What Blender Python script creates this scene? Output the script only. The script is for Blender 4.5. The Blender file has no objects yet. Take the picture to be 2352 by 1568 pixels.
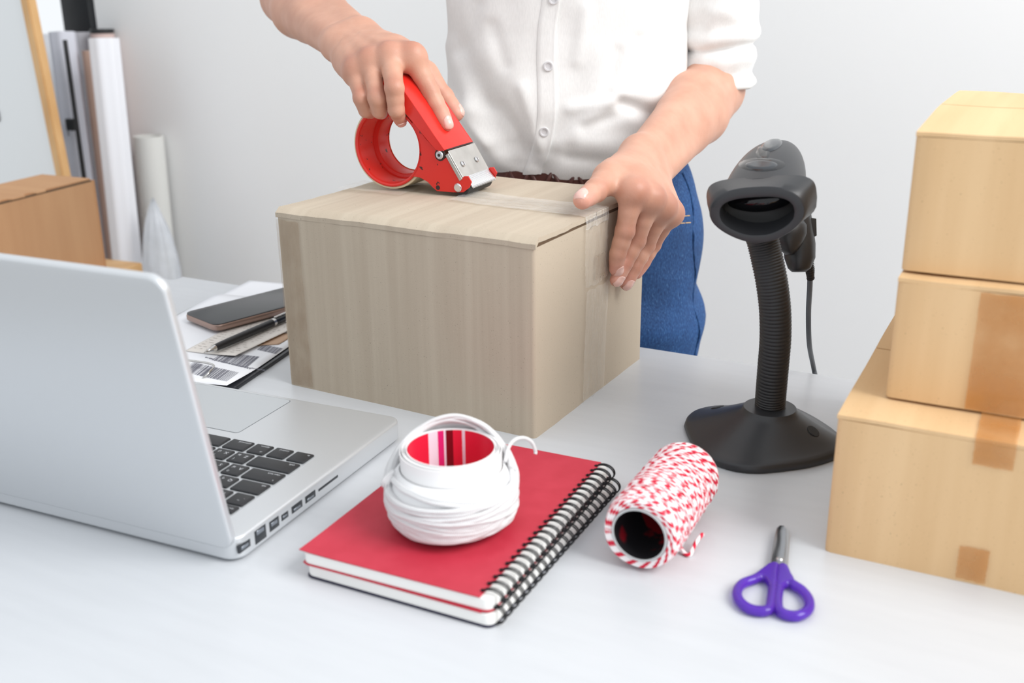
import bpy, bmesh, math, random
import numpy as np
from mathutils import Vector, Matrix, noise

# ------------------------------------------------------------------ camera
W_IMG, H_IMG = 2352, 1568
FPX, PITCH, ROLL, YAW, CAM_H, TZ = 2490.0, 0.3372, -0.0103, math.radians(27.3), 0.385, 0.75

def _basis():
    p, r = PITCH, ROLL
    fwd = np.array([0, math.cos(p), -math.sin(p)]); right = np.array([1.0, 0, 0]); up = np.cross(right, fwd)
    rr = math.cos(r) * right + math.sin(r) * up
    uu = -math.sin(r) * right + math.cos(r) * up
    c, s = math.cos(YAW), math.sin(YAW)
    Z = np.array([[c, -s, 0], [s, c, 0], [0, 0, 1]])
    return Z @ rr, Z @ uu, Z @ fwd
RR, UU, FW = _basis()
CAM = np.array([0.0, 0.0, TZ + CAM_H])

scene = bpy.context.scene
COL = scene.collection
cd = bpy.data.cameras.new('camera')
cam = bpy.data.objects.new('camera', cd); COL.objects.link(cam)
cam.matrix_world = Matrix(((RR[0], UU[0], -FW[0], CAM[0]), (RR[1], UU[1], -FW[1], CAM[1]),
                           (RR[2], UU[2], -FW[2], CAM[2]), (0, 0, 0, 1)))
cd.sensor_fit = 'HORIZONTAL'; cd.sensor_width = 36.0; cd.lens = FPX / W_IMG * 36.0
cd.clip_start = 0.02; cd.clip_end = 60
cd.dof.use_dof = True; cd.dof.focus_distance = 0.99; cd.dof.aperture_fstop = 6.3
scene.camera = cam

# ------------------------------------------------------------------ world, daylight, exposure
world = bpy.data.worlds.new('world'); scene.world = world; world.use_nodes = True
bg = world.node_tree.nodes['Background']
bg.inputs[0].default_value = (0.93, 0.965, 1.0, 1); bg.inputs[1].default_value = 0.98

def area(name, loc, target, sx, sy, power, col=(1, 1, 1)):
    l = bpy.data.lights.new(name, 'AREA'); l.shape = 'RECTANGLE'; l.size = sx; l.size_y = sy
    l.energy = power; l.color = col
    o = bpy.data.objects.new(name, l); COL.objects.link(o); o.location = loc
    d = Vector(target) - Vector(loc); o.rotation_euler = d.to_track_quat('-Z', 'Y').to_euler()
    return o
area('daylight_side_window', (2.3, 0.65, 3.1), (-0.45, 1.10, 0.85), 2.0, 1.9, 118, (1.0, 0.99, 0.975))

vs = scene.view_settings
vs.view_transform = 'Standard'; vs.look = 'None'; vs.exposure = 0.04; vs.gamma = 1.0; vs.use_curve_mapping = False
try: scene.display_settings.display_device = 'sRGB'
except Exception: pass

# ------------------------------------------------------------------ pixel -> place helpers
def ray(u, v): return FW + RR * (u - W_IMG / 2) / FPX - UU * (v - H_IMG / 2) / FPX
def at(u, v, z=0.0):                     # on the horizontal plane z above the desk top
    d = ray(u, v); return CAM + d * ((TZ + z - CAM[2]) / d[2])
def atd(u, v, d): return CAM + ray(u, v) * d        # at a depth along the lens axis
def aty(u, v, y): d = ray(u, v); return CAM + d * (y / d[1])
def px(P):
    q = np.asarray(P, float) - CAM; z = q @ FW
    return (W_IMG / 2 + FPX * (q @ RR) / z, H_IMG / 2 - FPX * (q @ UU) / z, z)
def vert(P, v):                          # height above P that shows at image row v
    lo, hi = -1.0, 2.0
    for _ in range(50):
        m = (lo + hi) / 2
        if px(P + np.array([0, 0, m]))[1] > v: lo = m
        else: hi = m
    return lo

# ------------------------------------------------------------------ materials
def lin(c):
    return tuple((x / 255 / 12.92) if x / 255 <= 0.04045 else ((x / 255 + 0.055) / 1.055) ** 2.4 for x in c) + (1.0,)
M = {}
def mat(name, rgb, rough=0.5, metal=0.0, **kw):
    m = bpy.data.materials.new(name); m.use_nodes = True; M[name] = m
    nt = m.node_tree; b = nt.nodes['Principled BSDF']
    b.inputs['Base Color'].default_value = lin(rgb); b.inputs['Roughness'].default_value = rough
    b.inputs['Metallic'].default_value = metal
    for k, v in kw.items():
        if k == 'trans': b.inputs['Transmission Weight'].default_value = v
        if k == 'ior': b.inputs['IOR'].default_value = v
        if k == 'alpha': b.inputs['Alpha'].default_value = v
        if k == 'coat': b.inputs['Coat Weight'].default_value = v
        if k == 'sheen': b.inputs['Sheen Weight'].default_value = v
        if k == 'spec': b.inputs['Specular IOR Level'].default_value = v
        if k == 'sss':
            b.inputs['Subsurface Weight'].default_value = v
            b.inputs['Subsurface Radius'].default_value = (0.008, 0.003, 0.0015); b.inputs['Subsurface Scale'].default_value = 1.0
    return m
def N(m, t, **kw):
    n = m.node_tree.nodes.new(t)
    for k, v in kw.items():
        if k in n.inputs.keys(): n.inputs[k].default_value = v
        else: setattr(n, k, v)
    return n
def L(m, a, b): m.node_tree.links.new(a, b)
def bsdf(m): return m.node_tree.nodes['Principled BSDF']
def coords(m, scale=(1, 1, 1), kind='Object'):
    tc = N(m, 'ShaderNodeTexCoord'); mp = N(m, 'ShaderNodeMapping'); mp.inputs['Scale'].default_value = scale
    L(m, tc.outputs[kind], mp.inputs['Vector']); return mp.outputs['Vector']
def ramp(m, fac, stops):
    r = N(m, 'ShaderNodeValToRGB'); e = r.color_ramp.elements
    while len(e) < len(stops): e.new(0.5)
    for i, (p, c) in enumerate(stops): e[i].position = p; e[i].color = c
    L(m, fac, r.inputs['Fac']); return r.outputs['Color']
def mixc(m, fac, a, b, mode='MIX'):
    n = N(m, 'ShaderNodeMix', data_type='RGBA', blend_type=mode)
    for s, v in ((0, fac), (6, a), (7, b)):
        if hasattr(v, 'is_output') or hasattr(v, 'links'): L(m, v, n.inputs[s])
        else: n.inputs[s].default_value = v
    return n.outputs[2]
def bump(m, height, strength=0.3, dist=0.001):
    n = N(m, 'ShaderNodeBump'); n.inputs['Strength'].default_value = strength; n.inputs['Distance'].default_value = dist
    L(m, height, n.inputs['Height']); L(m, n.outputs['Normal'], bsdf(m).inputs['Normal'])
def noisy(m, rgb_a, rgb_b, scale=(1, 1, 1), sc=8.0, detail=4.0, lo=0.35, hi=0.65, bmp=0.0, dist=0.001):
    v = coords(m, scale); n = N(m, 'ShaderNodeTexNoise'); n.inputs['Scale'].default_value = sc; n.inputs['Detail'].default_value = detail
    L(m, v, n.inputs['Vector'])
    c = ramp(m, n.outputs['Fac'], [(lo, lin(rgb_a)), (hi, lin(rgb_b))]); L(m, c, bsdf(m).inputs['Base Color'])
    if bmp: bump(m, n.outputs['Fac'], bmp, dist)
    return n

def card(name, a, b, flute_axis, speck=0.75, flute=120.0, bs=0.25):
    """corrugated board: fibre specks, soft streaks that follow the flutes, faint flute relief"""
    m = mat(name, a, 0.82)
    sc = [3.0, 3.0, 3.0]; sc[flute_axis] = flute
    v = coords(m, tuple(sc)); n = N(m, 'ShaderNodeTexNoise'); n.inputs['Scale'].default_value = 1.0; n.inputs['Detail'].default_value = 3
    L(m, v, n.inputs['Vector'])
    c1 = ramp(m, n.outputs['Fac'], [(0.35, lin(a)), (0.68, lin(b))])
    v2 = coords(m, (1, 1, 1)); f = N(m, 'ShaderNodeTexNoise'); f.inputs['Scale'].default_value = 760; f.inputs['Detail'].default_value = 2
    L(m, v2, f.inputs['Vector'])
    dk = tuple(x * 0.82 for x in a)
    k = ramp(m, f.outputs['Fac'], [(0.27, (1, 1, 1, 1)), (0.31, (0, 0, 0, 1))])
    c2 = mixc(m, k, c1, lin(dk))
    k2 = ramp(m, f.outputs['Fac'], [(0.73, (0, 0, 0, 1)), (0.79, (speck, speck, speck, 1))])
    lt = tuple(min(255, x * 1.12) for x in b)
    c3 = mixc(m, k2, c2, lin(lt))
    L(m, c3, bsdf(m).inputs['Base Color'])
    ad = N(m, 'ShaderNodeMath', operation='ADD'); L(m, n.outputs['Fac'], ad.inputs[0]); 
    ml = N(m, 'ShaderNodeMath', operation='MULTIPLY'); L(m, f.outputs['Fac'], ml.inputs[0]); ml.inputs[1].default_value = 0.3
    L(m, ml.outputs[0], ad.inputs[1]); bump(m, ad.outputs[0], bs, 0.0012)
    return m

def film(name, rgb, opacity, rough=0.12, bmpscale=60, bs=0.4, stretch=(1, 1, 1)):
    """thin clear tape: mostly see-through, glossy"""
    m = mat(name, rgb, rough); b = bsdf(m); nt = m.node_tree
    out = [n for n in nt.nodes if n.type == 'OUTPUT_MATERIAL'][0]
    tr = N(m, 'ShaderNodeBsdfTransparent'); mx = N(m, 'ShaderNodeMixShader')
    v = coords(m, stretch); n = N(m, 'ShaderNodeTexNoise'); n.inputs['Scale'].default_value = bmpscale; n.inputs['Detail'].default_value = 4
    L(m, v, n.inputs['Vector'])
    r = ramp(m, n.outputs['Fac'], [(0.3, (opacity * 0.6,) * 3 + (1,)), (0.7, (min(1, opacity * 1.4),) * 3 + (1,))])
    L(m, r, mx.inputs[0]); L(m, tr.outputs[0], mx.inputs[1]); L(m, b.outputs[0], mx.inputs[2]); L(m, mx.outputs[0], out.inputs[0])
    bump(m, n.outputs['Fac'], bs, 0.002)
    return m

# ------------------------------------------------------------------ mesh helpers
def obj(name, verts, faces, m=None, parent=None, smooth=True, uvs=None):
    me = bpy.data.meshes.new(name)
    me.from_pydata([tuple(float(c) for c in v) for v in verts], [], [tuple(int(i) for i in f) for f in faces]); 
    if uvs is not None:
        uv = me.uv_layers.new(name='UVMap'); li = np.empty(len(me.loops), dtype=np.int32); me.loops.foreach_get('vertex_index', li)
        uv.data.foreach_set('uv', np.asarray(uvs, dtype=np.float32)[li].ravel())
    return link(name, me, m, parent, smooth)
def link(name, me, m=None, parent=None, smooth=True):
    if m is not None and not me.materials: me.materials.append(M[m] if isinstance(m, str) else m)
    if smooth: me.polygons.foreach_set('use_smooth', [True] * len(me.polygons))
    me.update()
    o = bpy.data.objects.new(name, me); COL.objects.link(o)
    if parent is not None: o.parent = parent
    return o
def sharp(o, ang=35):
    me = o.data
    if hasattr(me, 'set_sharp_from_angle'): me.set_sharp_from_angle(angle=math.radians(ang))
    return o
def thing(name, label, cat, loc=(0, 0, 0), rz=0.0, group=None):
    o = bpy.data.objects.new(name, None); COL.objects.link(o); o.empty_display_size = 0.02
    o.location = tuple(float(x) for x in loc); o.rotation_euler = (0, 0, rz)
    return tag(o, label, cat, group)
def tag(o, label, cat, group=None):
    o['label'] = label; o['category'] = cat
    if group: o['group'] = group
    return o
def struct(o): o['kind'] = 'structure'; return o
def from_bm(name, bm, m, parent, smooth=True):
    bmesh.ops.recalc_face_normals(bm, faces=bm.faces)
    me = bpy.data.meshes.new(name); bm.to_mesh(me); bm.free(); return link(name, me, m, parent, smooth)
def bm_box(bm, lo, hi):
    c = [(lo[i] + hi[i]) / 2 for i in range(3)]; s = [hi[i] - lo[i] for i in range(3)]
    r = bmesh.ops.create_cube(bm, size=1.0, matrix=Matrix.Translation(c) @ Matrix.Diagonal((*s, 1)))
    return r['verts']
def rbox(name, lo, hi, m, parent, r=0.002, seg=2):
    bm = bmesh.new(); bm_box(bm, lo, hi)
    if r > 0: bmesh.ops.bevel(bm, geom=bm.edges[:], offset=r, segments=seg, affect='EDGES', profile=0.5)
    return sharp(from_bm(name, bm, m, parent), 40)
def rrect(w, h, r, n=6):
    pts = []
    for cx, cy, a0 in ((w/2-r, h/2-r, 0), (-w/2+r, h/2-r, 90), (-w/2+r, -h/2+r, 180), (w/2-r, -h/2+r, 270)):
        for i in range(n + 1):
            a = math.radians(a0 + 90 * i / n); pts.append((cx + r * math.cos(a), cy + r * math.sin(a)))
    return pts
def prism(name, outline, z0, z1, m, parent, bev=0.0, seg=2, frame=None, ang=40):
    """extruded outline; frame maps (x,y,z) to parent's space"""
    bm = bmesh.new(); vs_ = [bm.verts.new((x, y, z0)) for x, y in outline]
    f = bm.faces.new(vs_); r = bmesh.ops.extrude_face_region(bm, geom=[f])
    for g in r['geom']:
        if isinstance(g, bmesh.types.BMVert): g.co.z = z1
    bmesh.ops.recalc_face_normals(bm, faces=bm.faces)
    if bev > 0:
        es = [e for e in bm.edges if len(e.link_faces) == 2 and abs(e.verts[0].co.z - e.verts[1].co.z) < 1e-9]
        bmesh.ops.bevel(bm, geom=es, offset=bev, segments=seg, affect='EDGES', profile=0.5)
    if frame is not None:
        for v in bm.verts: v.co = Vector(frame(*v.co))
    return sharp(from_bm(name, bm, m, parent), ang)
def loft(rings, closed=True, cap0=False, cap1=False):
    n = len(rings[0]); verts = [p for r in rings for p in r]; faces = []
    for i in range(len(rings) - 1):
        for j in range(n if closed else n - 1):
            k = (j + 1) % n; faces.append((i*n + j, i*n + k, (i+1)*n + k, (i+1)*n + j))
    if cap0: faces.append(tuple(range(n - 1, -1, -1)))
    if cap1: faces.append(tuple((len(rings)-1)*n + j for j in range(n)))
    return verts, faces
def lathe(profile, n=48, c=(0, 0, 0)):
    rings = [[(c[0] + r*math.cos(2*math.pi*j/n), c[1] + r*math.sin(2*math.pi*j/n), c[2] + z) for j in range(n)] for r, z in profile]
    return loft(rings)
def frames(P, closed=False):
    P = np.asarray(P, float); n = len(P)
    T = (np.roll(P, -1, 0) - np.roll(P, 1, 0)) if closed else np.gradient(P, axis=0)
    T /= np.linalg.norm(T, axis=1)[:, None] + 1e-12
    a = np.array([0, 0, 1.0]) if abs(T[0][2]) < 0.9 else np.array([1.0, 0, 0])
    u = np.cross(a, T[0]); u /= np.linalg.norm(u); U = [u]
    for i in range(1, n):
        u = U[-1] - T[i] * (U[-1] @ T[i]); u /= np.linalg.norm(u) + 1e-12; U.append(u)
    U = np.array(U); V = np.cross(T, U); return T, U, V
def tube(P, r, n=10, closed=False, cap=True, vo=0, ufreq=1.0):
    P = np.asarray(P, float); T, U, V = frames(P, closed); rs = np.broadcast_to(np.asarray(r, float), (len(P),))
    a = np.arange(n) * 2 * math.pi / n
    pts = P[:, None, :] + rs[:, None, None] * (np.cos(a)[None, :, None] * U[:, None, :] + np.sin(a)[None, :, None] * V[:, None, :])
    verts = pts.reshape(-1, 3).tolist(); m = len(P); faces = []
    for i in range(m if closed else m - 1):
        i2 = (i + 1) % m
        for j in range(n):
            k = (j + 1) % n; faces.append((vo + i*n + j, vo + i*n + k, vo + i2*n + k, vo + i2*n + j))
    if cap and not closed:
        faces.append(tuple(vo + j for j in range(n - 1, -1, -1))); faces.append(tuple(vo + (m-1)*n + j for j in range(n)))
    s = np.concatenate([[0], np.cumsum(np.linalg.norm(np.diff(P, axis=0), axis=1))])
    uv = [(s[i], j / n) for i in range(m) for j in range(n)]
    return verts, faces, uv
def smooth_path(pts, n=40):
    """Catmull-Rom through pts"""
    P = [np.asarray(p, float) for p in pts]; P = [2*P[0]-P[1]] + P + [2*P[-1]-P[-2]]; out = []
    segs = len(P) - 3; per = max(2, n // segs)
    for i in range(segs):
        p0, p1, p2, p3 = P[i:i+4]
        for t in np.linspace(0, 1, per, endpoint=False):
            out.append(0.5*((2*p1) + (-p0+p2)*t + (2*p0-5*p1+4*p2-p3)*t*t + (-p0+3*p1-3*p2+p3)*t**3))
    out.append(P[-2]); return np.array(out)
def cyl(name, a, b, r, m, parent, n=24, bev=0.0, r2=None):
    """capped cylinder between two points, optional small edge rounding"""
    a = np.asarray(a, float); b = np.asarray(b, float); d = b - a; Ln = np.linalg.norm(d); d = d / Ln; r2 = r if r2 is None else r2
    if bev > 0: P = [a, a + d*1e-6, a + d*bev, b - d*bev, b - d*1e-6, b]; rs = [r - bev, r - bev*0.9, r, r2, r2 - bev*0.9, r2 - bev]
    else: P = [a, b]; rs = [r, r2]
    h = np.array([0, 0, 1.0]) if abs(d[2]) < 0.9 else np.array([1.0, 0, 0])
    u = np.cross(h, d); u /= np.linalg.norm(u); v = np.cross(d, u)
    rings = [[p + q*(math.cos(2*math.pi*j/n)*u + math.sin(2*math.pi*j/n)*v) for j in range(n)] for p, q in zip(P, rs)]
    vv, ff = loft(rings, cap0=True, cap1=True); return sharp(obj(name, vv, ff, m, parent), 40)
def merge(*parts):
    V, Fc, UV = [], [], []
    for p in parts:
        o = len(V); V += list(p[0]); Fc += [tuple(i + o for i in f) for f in p[1]]
        if len(p) > 2: UV += list(p[2])
    return (V, Fc, UV) if UV else (V, Fc)
def text_mesh(body, size, align='CENTER'):
    c = bpy.data.curves.new('lettering', 'FONT'); c.body = body; c.size = size; c.align_x = align; c.align_y = 'CENTER'; c.resolution_u = 2
    o = bpy.data.objects.new('lettering', c); COL.objects.link(o)
    bpy.context.view_layer.update()
    me = bpy.data.meshes.new_from_object(o.evaluated_get(bpy.context.evaluated_depsgraph_get()))
    bpy.data.objects.remove(o); bpy.data.curves.remove(c); return me

# ------------------------------------------------------------------ distance fields -> surfaces
def rcone(P, a, b, ra, rb):
    a = np.asarray(a, np.float32); b = np.asarray(b, np.float32); ba = b - a
    pa = P - a; t = np.clip((pa @ ba) / max(float(ba @ ba), 1e-12), 0, 1)
    return np.linalg.norm(pa - t[..., None] * ba, axis=-1) - (ra + (rb - ra) * t)
def smin(a, b, k):
    h = np.clip(0.5 + 0.5 * (b - a) / k, 0, 1); return b + (a - b) * h - k * h * (1 - h)
class Field:
    def __init__(s, lo, hi, h):
        s.lo = np.asarray(lo, float); s.h = h; s.n = np.ceil((np.asarray(hi) - s.lo) / h).astype(int) + 1
        s.F = np.full(s.n, 0.06, np.float32)
    def block(s, lo, hi):
        i0 = np.maximum(np.floor((np.asarray(lo) - s.lo) / s.h).astype(int), 0); i1 = np.minimum(np.ceil((np.asarray(hi) - s.lo) / s.h).astype(int) + 1, s.n)
        ax = [s.lo[i] + s.h * np.arange(i0[i], i1[i]) for i in range(3)]
        P = np.stack(np.meshgrid(*ax, indexing='ij'), -1).astype(np.float32)
        return tuple(slice(i0[i], i1[i]) for i in range(3)), P
    def add(s, prims, k=0.006, mg=0.02, sub=False):
        for (a, b, ra, rb) in prims:
            a = np.asarray(a); b = np.asarray(b); r = max(ra, rb) + mg
            sl, P = s.block(np.minimum(a, b) - r, np.maximum(a, b) + r)
            d = rcone(P, a, b, ra, rb); s.F[sl] = smin(s.F[sl], d, k)
    def sample(s, P):
        q = (np.asarray(P, float) - s.lo) / s.h; i = np.clip(np.floor(q).astype(int), 0, s.n - 2); f = q - i; F = s.F; o = 0
        for dx in (0, 1):
            for dy in (0, 1):
                for dz in (0, 1):
                    w = (f[..., 0] if dx else 1 - f[..., 0]) * (f[..., 1] if dy else 1 - f[..., 1]) * (f[..., 2] if dz else 1 - f[..., 2])
                    o = o + w * F[i[..., 0] + dx, i[..., 1] + dy, i[..., 2] + dz]
        return o
    def trace(s, o, d, tmax=0.5, off=0.0, t0=0.0):
        o = np.asarray(o, float); d = np.asarray(d, float) / np.linalg.norm(d)
        ts = np.arange(t0, tmax, s.h * 0.4); v = s.sample(o + ts[:, None] * d); w = np.nonzero(v < off)[0]
        return o + d * (ts[w[0]] if len(w) else tmax)
    def mesh(s, relax=2, extra=None, n_extra=14):
        F = s.F; S = F < 0; nx, ny, nz = F.shape
        def c(a, i, j, k): return a[i:nx-1+i, j:ny-1+j, k:nz-1+k]
        cnt = np.zeros((nx-1, ny-1, nz-1), np.int8)
        for i in (0, 1):
            for j in (0, 1):
                for k in (0, 1): cnt += c(S, i, j, k)
        act = (cnt > 0) & (cnt < 8); idx = np.full(act.shape, -1, np.int32); ijk = np.argwhere(act); idx[act] = np.arange(len(ijk))
        acc = np.zeros((len(ijk), 3)); num = np.zeros(len(ijk))
        corners = [(i, j, k) for i in (0, 1) for j in (0, 1) for k in (0, 1)]
        val = {q: F[ijk[:, 0]+q[0], ijk[:, 1]+q[1], ijk[:, 2]+q[2]] for q in corners}
        for q in corners:
            for ax in range(3):
                if q[ax]: continue
                e = list(q); e[ax] = 1; e = tuple(e); a, b = val[q], val[e]; x = (a < 0) != (b < 0)
                t = np.where(x, a / np.where(x, a - b, 1), 0); p = np.tile(np.array(q, float), (len(ijk), 1)); p[:, ax] = t
                acc += p * x[:, None]; num += x
        V = s.lo + s.h * (ijk + acc / num[:, None]); quads = []
        for ax in range(3):
            a = [slice(None)] * 3; b = [slice(None)] * 3; a[ax] = slice(0, -1); b[ax] = slice(1, None)
            x = S[tuple(a)] != S[tuple(b)]; e = np.argwhere(x); u, v = (ax+1) % 3, (ax+2) % 3
            ok = (e[:, u] > 0) & (e[:, v] > 0) & (e[:, u] < F.shape[u]-1) & (e[:, v] < F.shape[v]-1); e = e[ok]
            def cell(du, dv):
                q = e.copy(); q[:, u] += du; q[:, v] += dv; return idx[q[:, 0], q[:, 1], q[:, 2]]
            Q = np.stack([cell(-1, -1), cell(0, -1), cell(0, 0), cell(-1, 0)], 1)
            ins = S[tuple(a)][tuple(e.T)]; Q[~ins] = Q[~ins][:, ::-1]; quads.append(Q)
        Q = np.concatenate(quads)
        msk = None
        for it_ in range(relax + (n_extra if extra is not None else 0)):
            if it_ == relax: msk = extra(V)
            A = np.zeros_like(V); n = np.zeros(len(V))
            for i in range(4):
                np.add.at(A, Q[:, i], V[Q[:, (i+1) % 4]]); np.add.at(n, Q[:, i], 1)
                np.add.at(A, Q[:, i], V[Q[:, (i-1) % 4]]); np.add.at(n, Q[:, i], 1)
            Vn = V * 0.5 + 0.5 * A / np.maximum(n, 1)[:, None]
            V = Vn if msk is None else V + (Vn - V) * msk[:, None]
        return V, Q
def np_mesh(name, V, Q):
    me = bpy.data.meshes.new(name); me.vertices.add(len(V)); me.vertices.foreach_set('co', np.asarray(V, np.float32).ravel())
    me.loops.add(Q.size); me.loops.foreach_set('vertex_index', Q.astype(np.int32).ravel())
    me.polygons.add(len(Q)); me.polygons.foreach_set('loop_start', np.arange(0, Q.size, 4, dtype=np.int32))
    me.update(calc_edges=True); me.validate(); return me
def nz(x, y=0.0, z=0.0): return noise.noise(Vector((x, y, z)))

# ================================================================== materials of the setting
m = mat('wall_paint', (246, 247, 247), 0.9); noisy(m, (245, 246, 246), (248, 248, 248), sc=1.3, detail=3, bmp=0.03)
mat('floor_vinyl', (150, 146, 140), 0.6); noisy(M['floor_vinyl'], (140, 136, 130), (160, 156, 150), sc=3)
m = mat('desk_laminate', (231, 233, 236), 0.32)
noisy(m, (200, 203, 207), (203, 206, 210), scale=(2, 14, 2), sc=6, detail=5, bmp=0.01)
mat('desk_leg', (205, 207, 210), 0.4, 0.5)
mat('window_alu', (38, 39, 42), 0.45, 0.3)
mat('glass', (255, 255, 255), 0.02, trans=1.0, ior=1.01)

# ================================================================== room
WY = 1.75
wx0 = float(aty(219, 30, WY)[0])                    # right jamb of the window
bm = bmesh.new()
bm_box(bm, (wx0, WY, 0), (1.6, WY + 0.12, 2.6)); bm_box(bm, (-4.6, WY, 0), (-3.5, WY + 0.12, 2.6))
bm_box(bm, (-3.5, WY, 0), (wx0, WY + 0.12, 0.82)); bm_box(bm, (-3.5, WY, 2.15), (wx0, WY + 0.12, 2.6))
struct(from_bm('wall_back', bm, 'wall_paint', None, False))
bm = bmesh.new(); bm_box(bm, (-4.6, -2.0, -0.1), (1.8, WY + 0.1, 0)); struct(from_bm('floor', bm, 'floor_vinyl', None, False))
win = bpy.data.objects.new('window_1', None); COL.objects.link(win); win.location = (-2.7, WY + 0.06, 0.82); struct(win)
wl, wr = -3.5 + 2.7, wx0 + 2.7
rbox('frame', (wr - 0.032, -0.05, 0), (wr, 0.02, 1.33), 'window_alu', win, 0.003)
rbox('frame', (wl, -0.05, 0), (wl + 0.05, 0.02, 1.33), 'window_alu', win, 0.003)
rbox('frame', (wl + 0.05, -0.05, 0), (wr - 0.032, 0.02, 0.045), 'window_alu', win, 0.003)
rbox('frame', (wl + 0.05, -0.05, 1.285), (wr - 0.032, 0.02, 1.33), 'window_alu', win, 0.003)
rbox('sash_stile', (wr - 0.132, -0.035, 0.045), (wr - 0.034, 0.01, 1.285), 'window_alu', win, 0.004)
rbox('mullion', ((wl + wr) / 2 - 0.03, -0.035, 0.045), ((wl + wr) / 2 + 0.03, 0.01, 1.285), 'window_alu', win, 0.004)
for a, b in ((wl + 0.05, (wl + wr) / 2 - 0.03), ((wl + wr) / 2 + 0.03, wr - 0.132)):
    rbox('pane', (a, -0.012, 0.045), (b, -0.008, 1.285), 'glass', win, 0)

# ================================================================== desk
desk = thing('desk', 'long white laminate desk that everything in front stands on', 'desk', (-0.2, 0.6, 0))
bm = bmesh.new(); bm_box(bm, (-0.828, -0.40, TZ - 0.028), (0.95, 0.42, TZ))
bmesh.ops.bevel(bm, geom=[e for e in bm.edges if abs(e.verts[0].co.z - e.verts[1].co.z) > 0.01], offset=0.018, segments=5, affect='EDGES')
bmesh.ops.bevel(bm, geom=[e for e in bm.edges if abs(e.verts[0].co.z - e.verts[1].co.z) < 1e-6 and e.verts[0].co.z > TZ - 0.001], offset=0.002, segments=2, affect='EDGES')
sharp(from_bm('desk_top', bm, 'desk_laminate', desk), 30)
for x in (-0.77, 0.89):
    for y in (-0.34, 0.36): rbox('leg', (x - 0.022, y - 0.022, 0), (x + 0.022, y + 0.022, TZ - 0.03), 'desk_leg', desk, 0.003)
rbox('apron', (-0.75, 0.30, TZ - 0.085), (0.87, 0.325, TZ - 0.03), 'desk_leg', desk, 0.002)

# ================================================================== cartons
card('board_grey', (186, 172, 153), (194, 181, 162), 0, flute=110)
card('board_tan', (216, 180, 134), (226, 192, 147), 0, flute=40, bs=0.12)
card('board_mailer', (190, 144, 104), (198, 153, 112), 0, flute=30, bs=0.06)
mat('board_gap_shade', (96, 76, 56), 0.95)  # board core tone, darkened to stand for shade in gaps and slots
film('tape_clear', (244, 244, 242), 0.26, 0.10, 60, 0.8, (1, 9, 1))
film('tape_old', (236, 230, 220), 0.17, 0.24, 60, 0.6, (1, 7, 1))
film('tape_brown', (170, 146, 120), 0.30, 0.30, 40, 0.3, (3, 3, 1))
film('tape_tan', (203, 140, 74), 0.5, 0.22, 30, 0.25, (1, 1, 1))

def carton_shell(name, Lx, Wy, H, mt, parent, r=0.003, bow=0.0008, seed=0, top=True, nz_=14):
    """four folded walls and a base, slightly bowed"""
    rings = []; outline = []
    def side(x0, y0, x1, y1, n):
        for i in range(n): t = i / n; outline.append((x0 + (x1-x0)*t, y0 + (y1-y0)*t))
    side(r, 0, Lx - r, 0, 26); outline.append((Lx - r, 0)); outline.append((Lx - r*0.3, r*0.3))
    side(Lx, r, Lx, Wy - r, 22); outline.append((Lx, Wy - r)); outline.append((Lx - r*0.3, Wy - r*0.3))
    side(Lx - r, Wy, r, Wy, 26); outline.append((r, Wy)); outline.append((r*0.3, Wy - r*0.3))
    side(0, Wy - r, 0, r, 22); outline.append((0, r)); outline.append((r*0.3, r*0.3))
    for k in range(nz_ + 1):
        z = H * k / nz_; ring = []
        for x, y in outline:
            d = bow * (nz(x*14 + seed, y*14, z*9) + 0.6*nz(x*45 + seed, y*45, z*6))
            cx, cy = x - Lx/2, y - Wy/2; l = math.hypot(cx, cy); ring.append((x + cx/l*d, y + cy/l*d, z))
        rings.append(ring)
    v, f = loft(rings, cap0=True, cap1=top); return sharp(obj(name, v, f, mt, parent), 50)
def strip(name, path, w, wdir, mt, parent, thick=0.0003, wav=0.0, seed=0, n=40, ragged=0.0):
    """a length of tape laid along path, wdir = width direction"""
    P = smooth_path(path, n); wd = np.asarray(wdir, float); wd /= np.linalg.norm(wd); V, Fc = [], []; K = 9
    T = np.gradient(P, axis=0); T /= np.linalg.norm(T, axis=1)[:, None]
    for i, p in enumerate(P):
        nn = np.cross(T[i], wd)
        for j in range(K):
            t = (j / (K-1) - 0.5); e = (ragged * nz(j*1.7 + seed, i*0.02) if i in (0, len(P)-1) else 0)
            h = wav * nz(i*0.35 + seed, j*0.5); V.append(p + wd * (t * w + ragged*0.25*nz(i*0.4 + seed, t*3)) + T[i]*e + nn*(abs(h)))
    for i in range(len(P)-1):
        for j in range(K-1): a = i*K + j; Fc.append((a, a+1, a+K+1, a+K))
    return obj(name, V, Fc, mt, parent)

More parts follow.
